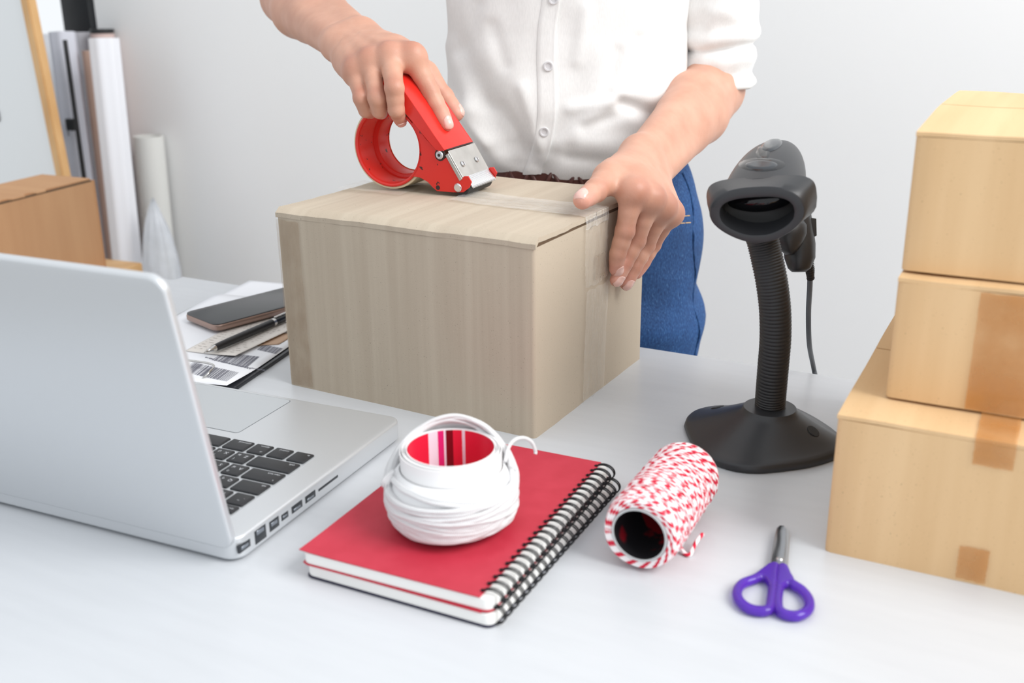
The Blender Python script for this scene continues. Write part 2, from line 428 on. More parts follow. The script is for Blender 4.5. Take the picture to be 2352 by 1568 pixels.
# --- the carton being taped
BY = math.radians(-2.5); BO = np.array([-0.6408, 0.7718, TZ]); BL, BW, BH = 0.270, 0.227, 0.1715
ba = np.array([math.cos(BY), math.sin(BY), 0]); bb = np.array([-math.sin(BY), math.cos(BY), 0])
def boxl(P):                                          # world -> carton coordinates
    q = np.asarray(P, float) - BO; return np.array([q @ ba, q @ bb, q[2]])
carton = thing('cardboard_box', 'grey-beige corrugated carton being taped shut on the desk', 'box', BO, BY)
carton_shell('box_walls', BL, BW, BH - 0.004, 'board_grey', carton, seed=3, top=True)
def flap(name, x0, x1, y0, y1, z, hinge_front, seed):
    """top flap: bent over its hinge with a rounded fold, rough cut end"""
    nx_, ny_ = 46, 16; th = 0.0042; V, Fc = [], []
    def top(i, j):
        t = i / nx_; s = j / ny_; x = x0 + (x1-x0)*t; y = y0 + (y1-y0)*s
        q = (s if hinge_front else 1 - s); d = q*(BW/2); zz = z
        if d < 0.006: zz -= (0.006 - d)**2 * 125
        zz += 0.0012*nz(x*11 + seed, y*9) + 0.0005*nz(x*60, y*10)
        if t < 0.25: zz -= 0.003*(1 - t/0.25)**2 * (0.4 + q*0.6)
        if i in (0, nx_): x += 0.0016*nz(y*70 + seed, 3.1) + 0.001*nz(y*220, seed)
        return x, y, zz
    for j in range(ny_+1):
        for i in range(nx_+1): V.append(top(i, j))
    o = len(V)
    for j in range(ny_+1):
        for i in range(nx_+1): x, y, zz = top(i, j); V.append((x, y, zz - th))
    w = nx_+1
    for j in range(ny_):
        for i in range(nx_):
            a = j*w + i; Fc.append((a, a+1, a+w+1, a+w)); Fc.append((o+a+w, o+a+w+1, o+a+1, o+a))
    for i in range(nx_): Fc.append((i+1, i, o+i, o+i+1)); a = ny_*w + i; Fc.append((a, a+1, o+a+1, o+a))
    for j in range(ny_): a = j*w; Fc.append((a, a+w, o+a+w, o+a)); a = j*w + nx_; Fc.append((a+w, a, o+a, o+a+w))
    return sharp(obj(name, V, Fc, 'board_grey', carton), 50)
flap('top_flap', -0.0008, BL + 0.0012, -0.0005, BW/2 - 0.001, BH + 0.0035, True, 1.0)
flap('top_flap', -0.001, BL + 0.0008, BW/2 + 0.001, BW + 0.001, BH + 0.0030, False, 7.0)
rbox('edge_gap_shade', (BL - 0.004, 0.004, BH - 0.0042), (BL + 0.0002, BW - 0.004, BH - 0.0005), 'board_gap_shade', carton, 0.0003, 1)  # dark strip for the raw corrugated ends and the shade under the flaps
tm = BW/2 - 0.002
strip('packing_tape', [(0.131, tm, BH + 0.0062), (0.17, tm, BH + 0.0048), (0.22, tm, BH + 0.0046), (BL - 0.003, tm, BH + 0.0044), (BL + 0.0025, tm, BH + 0.001), (BL + 0.0027, tm, BH - 0.008)],
      0.047, (0, 1, 0), 'tape_clear', carton, wav=0.0011, n=70, ragged=0.003, seed=2)
strip('packing_tape', [(BL + 0.0024, tm, BH - 0.007), (BL + 0.0024, tm, BH - 0.03), (BL + 0.0022, tm + 0.002, BH - 0.062)], 0.047, (0, 1, 0), 'tape_old', carton, wav=0.0010, n=40, ragged=0.006, seed=31)
strip('packing_tape', [(-0.002, tm + 0.001, BH + 0.0040), (0.03, tm + 0.001, BH + 0.0050), (0.075, tm, BH + 0.0048)], 0.047, (0, 1, 0), 'tape_old', carton, wav=0.0012, n=40, ragged=0.004, seed=5)
strip('corner_tape', [(0.016, -0.0012, 0.002), (0.015, -0.0016, 0.06), (0.014, -0.0018, 0.12), (0.013, -0.0014, BH - 0.008)], 0.026, (1, 0, 0), 'tape_brown', carton, wav=0.0002, n=40, ragged=0.002, seed=9)
strip('tape_residue', [(BL + 0.0022, tm + 0.004, 0.106), (BL + 0.0024, tm + 0.002, 0.07), (BL + 0.0022, tm, 0.03), (BL + 0.0016, tm, 0.001)], 0.046, (0, 1, 0), 'tape_old', carton, wav=0.0009, n=50, ragged=0.006, seed=14)
strip('torn_board', [(BL + 0.0020, tm + 0.010, BH - 0.035), (BL + 0.0022, tm + 0.010, BH - 0.060)], 0.022, (0, 1, 0), 'tape_brown', carton, wav=0.0005, n=16, ragged=0.008, seed=21)

# --- the stack on the right
def tan_box(label, x0, y0, z0, Lx, Wy, H, lid_gap=True, seed=0, rz=0.0, bulge=0.0):
    t = thing('cardboard_box', label, 'box', (x0, y0, TZ + z0), rz, 'tan cartons stacked on the desk')
    carton_shell('box_walls', Lx, Wy, H - 0.0035, 'board_tan', t, r=0.004, seed=seed, bow=0.0007)
    for (a, b) in ((0.0, Wy/2 - 0.001), (Wy/2 + 0.001, Wy)):
        bm = bmesh.new(); bmesh.ops.create_grid(bm, x_segments=30, y_segments=10, size=0.5)
        for v in bm.verts:
            x = (v.co.x + 0.5)*Lx; y = a + (v.co.y + 0.5)*(b - a); s = y / Wy
            v.co = (x, y, H - 0.0006 + bulge*4*s*(1-s) + 0.0007*nz(x*20 + seed, y*14))
        r = bmesh.ops.extrude_face_region(bm, geom=bm.faces[:])
        for g in r['geom']:
            if isinstance(g, bmesh.types.BMVert): g.co.z -= 0.0026
        sharp(from_bm('top_flap', bm, 'board_tan', t), 45)
    rbox('edge_gap_shade', (0.004, 0.001, H - 0.0048), (Lx - 0.004, Wy - 0.001, H - 0.0032), 'board_gap_shade', t, 0.0002, 1)  # dark line painted in for the shaded gap below the flaps
    return t
SB = at(1893, 1265); SB_h = 0.1024
t = tan_box('largest tan carton at the bottom of the stack beside the black scanner stand', SB[0], SB[1], 0, 0.36, 0.289, SB_h, seed=11)
def onfront(u, v, t_): p = aty(u, v, t_.location.y); return float(p[0] - t_.location.x), float(p[2] - t_.location.z)
xa, _ = onfront(2238, 1030, t); xb, _ = onfront(2335, 1030, t); _, zb = onfront(2280, 1072, t); w = xb - xa; c = (xa + xb)/2
strip('packing_tape', [(c, -0.0012, zb), (c, -0.0014, SB_h - 0.01), (c, -0.0012, SB_h - 0.001), (c, 0.004, SB_h + 0.0006), (c, 0.03, SB_h + 0.0012), (c, 0.05, SB_h + 0.0012)], w, (1, 0, 0), 'tape_tan', t, wav=0.0002, ragged=0.0015, seed=4)
xa, zt_ = onfront(2205, 1250, t); xb, zb_ = onfront(2262, 1340, t); c = (xa + xb)/2
strip('packing_tape', [(c, -0.0012, max(zb_, 0.001)), (c, -0.0014, (zb_ + zt_)/2), (c, -0.0012, zt_)], xb - xa, (1, 0, 0), 'tape_tan', t, wav=0.0002, ragged=0.0012, seed=8)
MB_ = at(2032, 915, SB_h); MB_h = 0.0845
t = tan_box('middle tan carton of the stack with a wide tape strip down its front', MB_[0], MB_[1], SB_h + 0.0014, 0.29, 0.235, MB_h, seed=23)
xa, _ = onfront(2235, 800, t); xb, _ = onfront(2385, 800, t); c = (xa + xb)/2
strip('packing_tape', [(c, -0.0012, 0.001), (c, -0.0014, MB_h*0.5), (c, -0.0012, MB_h - 0.004)], xb - xa, (1, 0, 0), 'tape_tan', t, wav=0.0002, ragged=0.001, seed=12)
TB = at(2068, 628, SB_h + MB_h); TB_h = 0.0913
tan_box('topmost tan carton of the stack with an open seam under its lid', TB[0], TB[1], SB_h + MB_h + 0.0026, 0.29, 0.25, TB_h, seed=37, bulge=0.003)

# ================================================================== left background
mat('pine', (222, 170, 104), 0.5); noisy(M['pine'], (206, 160, 104), (220, 178, 124), scale=(4, 4, 1), sc=9, detail=5)
mat('white_board', (234, 238, 240), 0.25)
mat('paper_white', (240, 241, 246), 0.75); mat('paper_lilac', (214, 216, 226), 0.8); mat('paper_grey', (188, 188, 194), 0.8)
mat('paper_cream', (224, 224, 220), 0.85); mat('kraft_paper', (190, 160, 145), 0.85); mat('black_plastic', (30, 31, 33), 0.4); mat('pink_card', (214, 190, 184), 0.8)
mat('marker_ink', (120, 124, 130), 0.6)
film('bag_plastic', (232, 237, 244), 0.62, 0.25, 9, 0.9)

P1 = atd(213, 409, 1.80); zt_ = float(P1[2] - TZ); P2 = at(0, 462, zt_); P3 = at(130, 397, zt_)
mh = 0.156; dv = (P2 - P1)[:2]; dv /= np.linalg.norm(dv); rz = math.atan2(dv[1], dv[0])     # local x runs towards the lens
st_top = float(P1[2]) - mh
mlr = thing('mailer_box', 'brown tuck-flap mailer box on the wooden stool behind the laptop', 'box', (P1[0], P1[1], st_top), rz)
ML, MW = 0.30, 0.11
carton_shell('box_walls', ML, -MW, mh - 0.003, 'board_mailer', mlr, r=0.003, seed=51)
# lid with tuck tabs along the long front edge: local +y is the side seen, the lid lies back over -y
outl = [(0, -MW), (ML, -MW), (ML, 0.0), (0.195, 0.0), (0.19, -0.006), (0.178, -0.006), (0.172, 0.0015)]
outl += [(0.135 + 0.012*math.cos(a), 0.0015 - 0.010*math.sin(a)) for a in np.linspace(0, math.pi, 8)]
outl += [(0.105, 0.0015), (0.098, -0.006), (0.002, -0.004)]
prism('lid', outl, mh - 0.003, mh, 'board_mailer', mlr, 0.0006, 1)
rbox('tuck_slot', (0.004, -0.004, mh - 0.0048), (ML - 0.004, 0.0004, mh - 0.0028), 'board_gap_shade', mlr, 0.0002, 1)

stool = thing('wooden_stool', 'low pine stool under the brown mailer box', 'stool', (P1[0] + 0.0, P1[1] - 0.05, 0), rz + math.pi/2)
# stool top reaches past the mailer on the right (towards the rolls)
cr = at(327, 602, st_top - TZ)
sx = stool.rotation_euler[2]; ux = np.array([math.cos(sx), math.sin(sx), 0]); uy = np.array([-math.sin(sx), math.cos(sx), 0])
q = cr - np.array([P1[0], P1[1] - 0.05, cr[2]]); ex, ey = float(q @ ux), float(q @ uy)
rbox('stool_top', (min(ex, 0) if ex < 0 else -0.125, ey - 0.36, st_top - 0.03), (max(ex, 0.02) if ex > 0 else 0.30, ey, st_top - 0.0005), 'pine', stool, 0.003)
x_lo, x_hi = (ex, 0.30) if ex < 0 else (-0.125, ex)
for xx in (x_lo + 0.03, x_hi - 0.03):
    for yy in (ey - 0.33, ey - 0.03): rbox('leg', (xx - 0.018, yy - 0.018, 0), (xx + 0.018, yy + 0.018, st_top - 0.0305), 'pine', stool, 0.003)

def roll(name, label, top, bot_px, y_off, r, mt, wall_gap=None, rim=None, seams=0, group='paper rolls leaning in the corner', flat=1.0, open_top=True, cat='paper roll', part='sheet_roll'):
    """paper roll standing on the floor; axis goes through two pixels at given distance"""
    (u0, v0), (u1, v1) = top, bot_px; d0, d1 = y_off
    A = aty(u0, v0, d0); B_ = aty(u1, v1, d1); ax = B_ - A; k = (A[2] - 0.004 - r*0.25) / (A[2] - B_[2]); G = A + ax * k
    o = thing(name, label, cat, (G[0], G[1], 0), 0.0, group)
    A = A - np.array([G[0], G[1], 0]); G = np.array([0, 0, G[2]]); d = A - G; Ln = np.linalg.norm(d); d /= Ln
    side = np.cross(d, [0, 1, 0]); side /= np.linalg.norm(side); fr = np.cross(side, d)
    n = 40; rings = []
    prof = [(r*0.8, 0.0), (r, 0.0), (r, Ln), (r*0.86, Ln), (r*0.84, Ln - 0.12)] if open_top else [(r*0.8, 0.0), (r, 0.0), (r, Ln)]
    for rr_, h in prof:
        ring = []
        for j in range(n):
            a = 2*math.pi*j/n; e = 1.0 + (0.05*math.cos(seams*a + 1.0) if seams and rr_ >= r*0.99 else 0)
            ring.append(G + d*h + rr_*e*(math.cos(a)*side + flat*math.sin(a)*fr))
        rings.append(ring)
    v, f = loft(rings, cap1=True); sharp(obj(part, v, f, mt, o), 50)
    if rim:
        T0 = G + d*(Ln - rim[1]); T1 = G + d*(Ln + 0.003); cyl('end_cap', T0, T1, r*1.03, rim[0], o, 32, 0.001)
    return o
roll('paper_roll', 'thick white folded paper roll, widest and brightest in the corner', (238, 88), (291, 590), (1.590, 1.555), 0.0295, 'paper_white', seams=7, flat=0.9)
roll('paper_roll', 'kraft-edged paper roll just left of the thick white roll', (210, 116), (266, 590), (1.660, 1.63), 0.019, 'kraft_paper')
roll('cardboard_tube', 'pinkish cardboard tube with a black cap rim behind the white roll', (234, 70), (290, 560), (1.718, 1.708), 0.024, 'pink_card', rim=('black_plastic', 0.006), cat='tube', part='tube_wall', group=None)
roll('paper_roll', 'grey-lilac paper roll left of the pinkish tube with the black cap', (186, 74), (238, 520), (1.720, 1.708), 0.018, 'paper_grey', seams=4)
roll('paper_roll', 'pale lilac paper roll carrying a black binder clip', (143, 74), (188, 420), (1.640, 1.61), 0.026, 'paper_lilac', seams=6)
roll('paper_roll', 'white paper roll beside the pine board frame', (112, 78), (158, 400), (1.720, 1.700), 0.018, 'paper_white', seams=5)
roll('gap_line_rod', 'thin black rod standing in for the dark gap line between the lilac paper rolls', (149, 92), (192, 400), (1.600, 1.575), 0.0045, 'black_plastic', open_top=False, cat='rod', part='rod_shaft', group=None)  # black rod added to draw the shaded gap line between the papers
roll('paper_roll', 'short cream paper roll leaning on the wall behind the plastic bag', (341, 312), (366, 560), (1.714, 1.708), 0.031, 'paper_cream')
cp = aty(163, 286, 1.588)
clip = thing('binder_clip', 'small black binder clip on the lilac paper roll', 'clip', cp)
rbox('clip_body', (-0.010, -0.006, -0.012), (0.010, 0.004, 0.012), 'black_plastic', clip, 0.002)
cyl('clip_arm', (-0.004, -0.008, 0.009), (-0.004, -0.006, -0.022), 0.001, 'black_plastic', clip, 8)

# framed board leaning in the corner
bA = atd(66, -40, 2.03); bB = atd(158, 420, 2.125)      # right edge of its frame, upper and lower
dn = bB - bA; kk = (bA[2] - 0.012) / (bA[2] - bB[2]); foot = bA + dn*kk; topp = bA - dn*0.9
brd = thing('framed_whiteboard', 'whiteboard in a pine frame leaning at the left edge', 'whiteboard', (foot[0], foot[1], 0))
u_ = topp - foot; Lb = np.linalg.norm(u_); u_ /= Lb
wdt = np.array([-0.98, 0.12, 0.0]); wdt -= u_*(wdt @ u_); wdt /= np.linalg.norm(wdt); nn_ = np.cross(wdt, u_); nn_ /= np.linalg.norm(nn_)
if nn_ @ FW > 0: nn_ = -nn_
f0 = np.array([0, 0, foot[2]])
def bslab(name, a0, a1, b0, b1, t0, t1, mt):
    c8 = [f0 + wdt*a + u_*b + nn_*t for a in (a0, a1) for b in (b0, b1) for t in (t0, t1)]
    bm = bmesh.new(); vv = [bm.verts.new(p) for p in c8]
    for q in ((0, 1, 3, 2), (4, 6, 7, 5), (0, 4, 5, 1), (2, 3, 7, 6), (0, 2, 6, 4), (1, 5, 7, 3)): bm.faces.new([vv[i] for i in q])
    bmesh.ops.bevel(bm, geom=bm.edges[:], offset=0.002, segments=2, affect='EDGES'); return sharp(from_bm(name, bm, mt, brd), 40)
WB = 0.62; fw_ = 0.024
bslab('board_panel', fw_, WB - fw_, fw_, Lb - fw_, -0.004, 0.004, 'white_board')
bslab('frame_rail', 0, fw_, 0, Lb, -0.009, 0.010, 'pine'); bslab('frame_rail', WB - fw_, WB, 0, Lb, -0.009, 0.010, 'pine')
bslab('frame_rail', fw_, WB - fw_, 0, fw_, -0.009, 0.010, 'pine'); bslab('frame_rail', fw_, WB - fw_, Lb - fw_, Lb, -0.009, 0.010, 'pine')
d_ = ray(-6, 262); t_ = ((foot + nn_*0.0055 - CAM) @ nn_) / (d_ @ nn_); lp = CAM + d_*t_ - np.array([foot[0], foot[1], 0])
v, f, uvq = tube([lp + 0.010*math.cos(a)*wdt*0.6 + 0.014*math.sin(a)*u_ for a in np.linspace(0, 2*math.pi, 24, endpoint=False)], 0.0012, 6, closed=True)
obj('marker_loop', v, f, 'marker_ink', brd)

# crumpled plastic bag on the floor in front of the short roll
bc = aty(376, 640, 1.555); bt = aty(352, 462, 1.555)
bag = thing('plastic_bag', 'crumpled translucent plastic bag in front of the short cream roll', 'bag', (bc[0], bc[1], 0))
rings = []; nR = 44; Hb = float(bt[2])
lean = float(bt[0] - bc[0])
for i in range(30):
    s = i / 29; z = 0.002 + Hb*s; r = 0.043*(1 - 0.06*s) * (1 - max(0, (s - 0.76)/0.24)**2.2*0.93) * (0.7 + 0.3*min(1, s*6)); ring = []
    for j in range(nR):
        a = 2*math.pi*j/nR; q = 1 + 0.16*nz(math.cos(a)*2.2, math.sin(a)*2.2, s*5) + 0.09*nz(math.cos(a)*6, math.sin(a)*6, s*11)
        ring.append((lean*max(0, s - 0.5)*2 + r*q*math.cos(a), r*q*0.75*math.sin(a), z + 0.012*nz(math.cos(a)*3, math.sin(a)*3, 9 + s*3)*s))
    rings.append(ring)
v, f = loft(rings, cap0=True, cap1=True); obj('bag_film', v, f, 'bag_plastic', bag)

# ================================================================== laptop
mat('aluminium', (210, 213, 216), 0.38, 0.55); mat('aluminium_pad', (200, 204, 207), 0.32, 0.55)
mat('key_black', (33, 34, 37), 0.42); mat('key_legend', (205, 208, 212), 0.6); mat('port_dark', (44, 47, 52), 0.4); mat('port_metal', (150, 156, 164), 0.35, 0.8)
mat('screen_black', (8, 8, 10), 0.12); mat('rubber', (30, 30, 32), 0.7); mat('seam_grey', (120, 124, 130), 0.5, 0.5)
LRZ = math.pi + math.radians(3.0)
LWx, LDy = 0.325, 0.227
hc = at(547, 1300); cL, sL = math.cos(LRZ), math.sin(LRZ)
loc = (hc[0] - (cL*(-LWx/2) - sL*(LDy/2)), hc[1] - (sL*(-LWx/2) + cL*(LDy/2)), TZ)
lap = thing('laptop', 'open silver laptop seen from behind its lid at the left', 'laptop', loc, LRZ)
def lap_local(P):
    q = np.asarray(P, float) - np.array(loc); return np.array([cL*q[0] + sL*q[1], -sL*q[0] + cL*q[1], q[2]])
prism('base', rrect(LWx, LDy, 0.012, 8), 0.0022, 0.0192, 'aluminium', lap, 0.0022, 3)
for x in (-0.135, 0.135):
    for y in (-0.09, 0.09): cyl('foot', (x, y, 0), (x, y, 0.0026), 0.007, 'rubber', lap, 16)
# palm-rest notch, track pad
prism('trackpad_seam', rrect(0.1062, 0.0772, 0.004, 5), 0.0190, 0.01925, 'seam_grey', lap, frame=lambda x, y, z: (x, y - 0.0700, z))
prism('trackpad', rrect(0.105, 0.076, 0.0035, 5), 0.0190, 0.01942, 'aluminium_pad', lap, frame=lambda x, y, z: (x, y - 0.0700, z))
prism('keyboard_well', rrect(0.2775, 0.1130, 0.004, 5), 0.0190, 0.0193, 'aluminium', lap, frame=lambda x, y, z: (x, y + 0.0335, z))
U_ = 0.01902; x_left = -14.5*U_/2; KZ = 0.0193
key_cache = {}
def key(x, y, w, h, legends):
    kk_ = (round(w, 5), round(h, 5))
    if kk_ not in key_cache:
        rings = []
        for s, z in ((0.0, 0.0), (0.0, 0.0009), (0.0004, 0.0013), (0.0010, 0.0015)):
            rings.append([(px_, py_, z) for px_, py_ in rrect(w - 2*s, h - 2*s, max(0.0009 - s*0.2, 0.0005), 3)])
        v, f = loft(rings, cap0=True, cap1=True); k = sharp(obj('key', v, f, 'key_black', lap), 30); key_cache[kk_] = k.data
    else: k = link('key', key_cache[kk_], None, lap, False)
    k.location = (x, y, KZ)
    for body, ox, oy, size in legends:
        me = text_mesh(body, size); lg = link('legend', me, 'key_legend', k, False); lg.location = (ox, oy, 0.00153)
g_ = 0.0030
def row(y, h, spec):
    x = x_left
    for w, leg in spec:
        kw = w*U_ - g_; key(x + w*U_/2, y, kw, h - g_, leg(kw, h - g_) if leg else []); x += w*U_
def two(main, alt=None, low=None):
    def f_(w, h):
        o = [(main, -w*0.24, -h*0.14, 0.0048)]
        if alt: o.append((alt, w*0.20, -h*0.20, 0.0042))
        if low: o.append((low, w*0.22, h*0.26, 0.0036))
        return o
    return f_
def word(s, side=-1, size=0.0030, yy=-0.27):
    return lambda w, h: [(s, side*(w/2 - 0.0014 - 0.27*size*len(s)*0.98), h*yy, size)]
row(-0.0115, U_, [(1, word('fn')), (1, word('control')), (1, lambda w, h: word('option')(w, h) + [('alt', -w*0.26, h*0.3, 0.0024)]), (1.25, word('command')), (5, None), (1.25, word('command', 1)), (1, word('option', 1)), (1, None), (1, None), (1, None)])
row(-0.0115 + U_, U_, [(2.25, word('shift'))] + [(1, two(a, b, c)) for a, b, c in (('Z', 'ผ', '('), ('X', 'ป', ')'), ('C', 'แ', None), ('V', 'อ', None), ('B', 'ิ', None), ('N', 'ื', None), ('M', 'ท', None), (',', 'ม', None), ('.', 'ใ', None), ('/', 'ฝ', None))] + [(2.25, word('shift', 1))])
row(-0.0115 + 2*U_, U_, [(1.75, lambda w, h: word('caps lock')(w, h) + [('•', -w/2 + 0.003, h*0.28, 0.004)])] + [(1, two(a, b, c)) for a, b, c in (('A', 'ฟ', 'ฤ'), ('S', 'ห', 'ฆ'), ('D', 'ก', None), ('F', 'ด', None), ('G', 'เ', None), ('H', None, None), ('J', None, None), ('K', 'า', None), ('L', 'ส', None), (';', 'ว', None), ("'", 'ง', None))] + [(1.75, word('return', 1))])
row(-0.0115 + 3*U_, U_, [(1.5, word('tab'))] + [(1, two(a, b, c)) for a, b, c in (('Q', 'ๆ', '๐'), ('W', 'ไ', None), ('E', 'ำ', None), ('R', 'พ', None), ('T', 'ะ', None), ('Y', None, None), ('U', None, None), ('I', 'ร', None), ('O', 'น', None), ('P', 'ย', None), ('[', 'บ', None), (']', 'ล', None))] + [(1, two('\\', 'ฃ'))])
row(-0.0115 + 4*U_, U_, [(1, lambda w, h: [('~', -w*0.05, h*0.16, 0.004), ('`', -w*0.22, -h*0.14, 0.004)])] + [(1, two(c, None)) for c in '1234567890-='] + [(1.5, word('delete', 1))])
fk = 14.5/14
row(-0.0115 + 4.78*U_, 0.0125, [(fk, word('esc', -1, 0.003, 0.0))] + [(fk, word('F%d' % i, -1, 0.0024, 0.1)) for i in range(1, 13)] + [(fk, None)])
# connectors along the left side (px row in the photograph, from hinge to front)
def port(u0, u1, vv, h, inner=None):
    a = lap_local(at(u0, vv[0], 0.010)); b = lap_local(at(u1, vv[1], 0.010)); y0, y1 = sorted((float(a[1]), float(b[1]))); xs = -LWx/2
    p = rbox('port', (xs - 0.00025, y0, 0.0108 - h/2), (xs + 0.002, y1, 0.0108 + h/2), 'port_dark', lap, 0.0004, 2)
    if inner: rbox('contact_tongue', (xs - 0.0004, y0 + (y1-y0)*0.18, 0.0108 - h*inner[0]/2 + inner[1]*h), (xs + 0.001, y1 - (y1-y0)*0.18, 0.0108 + h*inner[0]/2 + inner[1]*h), 'port_metal', p, 0.0002, 1)
port(582, 606, (1274, 1254), 0.0058, (0.4, 0)); port(615, 640, (1246, 1226), 0.0105, (0.3, 0.25)); port(647, 668, (1220, 1203), 0.0080, (0.35, 0.1))
port(674, 690, (1199, 1187), 0.0050, (0.3, 0)); port(697, 720, (1181, 1162), 0.0058, (0.3, -0.15)); port(727, 750, (1157, 1139), 0.0058, (0.3, -0.15)); port(757, 803, (1134, 1100), 0.0022)
# lid: hinge along the back edge, leaning towards the lens
th_ = math.radians(10.5); LH = 0.2045
def lidf(x, y, z):                     # outline x,y ; z = thickness (0 inner face .. outer)
    return (x, LDy/2 - 0.0035 + math.sin(th_)*y + math.cos(th_)*z, 0.0135 + math.cos(th_)*y - math.sin(th_)*z)
lid_o = [(x, y + LH/2) for x, y in rrect(LWx, LH, 0.0115, 8)]
prism('lid', lid_o, 0.0, 0.0068, 'aluminium', lap, 0.0024, 3, frame=lidf)
prism('screen', [(x, y + LH/2 + 0.002) for x, y in rrect(LWx - 0.012, LH - 0.018, 0.005, 4)], -0.0005, 0.0004, 'screen_black', lap, frame=lidf)
cyl('hinge_bar', (-0.125, LDy/2 - 0.004, 0.0150), (0.125, LDy/2 - 0.004, 0.0150), 0.0046, 'rubber', lap, 20)

# ================================================================== notebooks
mat('cover_red', (204, 52, 72), 0.55); noisy(M['cover_red'], (186, 42, 62), (193, 49, 69), sc=60, bmp=0.06); mat('cover_navy', (42, 40, 66), 0.5)
mat('page_white', (243, 243, 240), 0.8); mat('wire_black', (24, 24, 28), 0.35, 0.4)
v_ = coords(M['page_white'], (1, 1, 900)); nn2 = N(M['page_white'], 'ShaderNodeTexNoise'); nn2.inputs['Scale'].default_value = 3; L(M['page_white'], v_, nn2.inputs['Vector']); bump(M['page_white'], nn2.outputs['Fac'], 0.25, 0.0006)
def notebook(label, loc, rz, th, cover, back):
    t = thing('spiral_notebook', label, 'notebook', loc, rz, 'stacked spiral notebooks'); Wn, Ln = 0.140, 0.203
    prism('page_block', [(x + Wn/2, y + Ln/2) for x, y in rrect(Wn, Ln, 0.006, 5)], 0.0006, th - 0.0006, 'page_white', t, 0.0005, 1)
    prism('back_cover', [(x + Wn/2, y + Ln/2) for x, y in rrect(Wn + 0.001, Ln + 0.002, 0.006, 5)], 0, 0.0006, back, t, 0.0001, 1)
    bm = bmesh.new(); bmesh.ops.create_grid(bm, x_segments=24, y_segments=30, size=0.5)
    for v in bm.verts:
        x = (v.co.x + 0.5)*(Wn - 0.0065) - 0.0008; y = (v.co.y + 0.5)*(Ln + 0.002) - 0.001
        curl = 0.0012*max(0, 1 - x/0.03)**2 + 0.0008*max(0, 1 - y/0.03)**2 + 0.0016*max(0, (y - Ln + 0.04)/0.04)**2
        v.co = (x, y, th + 0.0001 + curl*0.6)
    r = bmesh.ops.extrude_face_region(bm, geom=bm.faces[:])
    for g in r['geom']:
        if isinstance(g, bmesh.types.BMVert): g.co.z -= 0.0006
    sharp(from_bm('front_cover', bm, cover, t), 45)
    parts = []; nl = 23
    for i in range(nl):
        for o_ in (-0.0011, 0.0011):
            y = 0.006 + (Ln - 0.012)*i/(nl-1) + o_; P = []
            for k in range(22):
                a = math.radians(-158 + 316*k/21 + 0); P.append((Wn - 0.0020 + 0.0082*math.cos(a), y + 0.0004*math.sin(a*1), th*0.5 + 0.0017 + (th*0.5 + 0.0013)*math.sin(a)))
            parts.append(tube(P, 0.00055, 6))
        y = 0.006 + (Ln - 0.012)*i/(nl-1)
        parts.append(tube([(Wn - 0.0088, y - 0.0011, th + 0.0012), (Wn - 0.0098, y, th + 0.0009), (Wn - 0.0088, y + 0.0011, th + 0.0012)], 0.00055, 6))
        if i < nl - 1:
            y2 = 0.006 + (Ln - 0.012)*(i+1)/(nl-1); parts.append(tube([(Wn - 0.0096, y + 0.0011, -0.0002 + 0.0008), (Wn - 0.0096, y2 - 0.0011, 0.0006)], 0.0005, 6))
    mg_ = merge(*parts); obj('wire_binding', mg_[0], mg_[1], 'wire_black', t)
    return t
NRZ = math.radians(1.6)
nA = at(703, 1321, 0.0006); nB = at(690, 1263, 0.0202)
notebook('lower spiral notebook of the two, on the desk under the red one', (nA[0], nA[1], TZ + 0.0006), NRZ - 0.02, 0.0094, 'cover_red', 'cover_navy')
notebook('upper red-covered spiral notebook with the white twine ball on it', (nB[0] + 0.0005, nB[1], TZ + 0.0106), NRZ, 0.0094, 'cover_red', 'cover_red')

# ================================================================== white twine ball on a paper core
m = mat('twine_white', (238, 238, 239), 0.9); v_ = coords(m, (1, 1, 1), 'UV'); wv = N(m, 'ShaderNodeTexWave'); wv.bands_direction = 'DIAGONAL'; wv.inputs['Scale'].default_value = 1.0
mp = N(m, 'ShaderNodeMapping'); mp.inputs['Scale'].default_value = (520, 2.0, 1); L(m, v_, mp.inputs['Vector']); L(m, mp.outputs['Vector'], wv.inputs['Vector']); bump(m, wv.outputs['Fac'], 0.6, 0.0012)
mat('label_white', (244, 243, 243), 0.35); 
m = mat('core_print', (222, 38, 66), 0.35)
v_ = coords(m, (1, 1, 1)); sp = N(m, 'ShaderNodeSeparateXYZ'); L(m, v_, sp.inputs[0]); at2 = N(m, 'ShaderNodeMath', operation='ARCTAN2'); L(m, sp.outputs[1], at2.inputs[0]); L(m, sp.outputs[0], at2.inputs[1])
dvn = N(m, 'ShaderNodeMath', operation='MULTIPLY_ADD'); L(m, at2.outputs[0], dvn.inputs[0]); dvn.inputs[1].default_value = 1/(2*math.pi); dvn.inputs[2].default_value = 0.5
red, wht, drk, pk = lin((226, 36, 66)), lin((236, 228, 240)), lin((120, 10, 26)), lin((222, 40, 120))
cr_ = N(m, 'ShaderNodeValToRGB'); cr_.color_ramp.interpolation = 'CONSTANT'; e = cr_.color_ramp.elements
stops = [(0.0, red), (0.735, wht), (0.745, drk), (0.772, drk), (0.785, red), (0.70, red), (0.726, wht)]
stops = sorted([(0.0, red), (0.700, wht), (0.712, red), (0.735, red), (0.748, drk), (0.775, wht), (0.783, pk), (0.806, wht), (0.845, red)])
while len(e) < len(stops): e.new(0.5)
for i, (p_, c_) in enumerate(stops): e[i].position = p_; e[i].color = c_
L(m, dvn.outputs[0], cr_.inputs['Fac']); L(m, cr_.outputs['Color'], bsdf(m).inputs['Base Color'])
zb0 = 0.0206; bcn = at(1035, 1025, 0.0775)
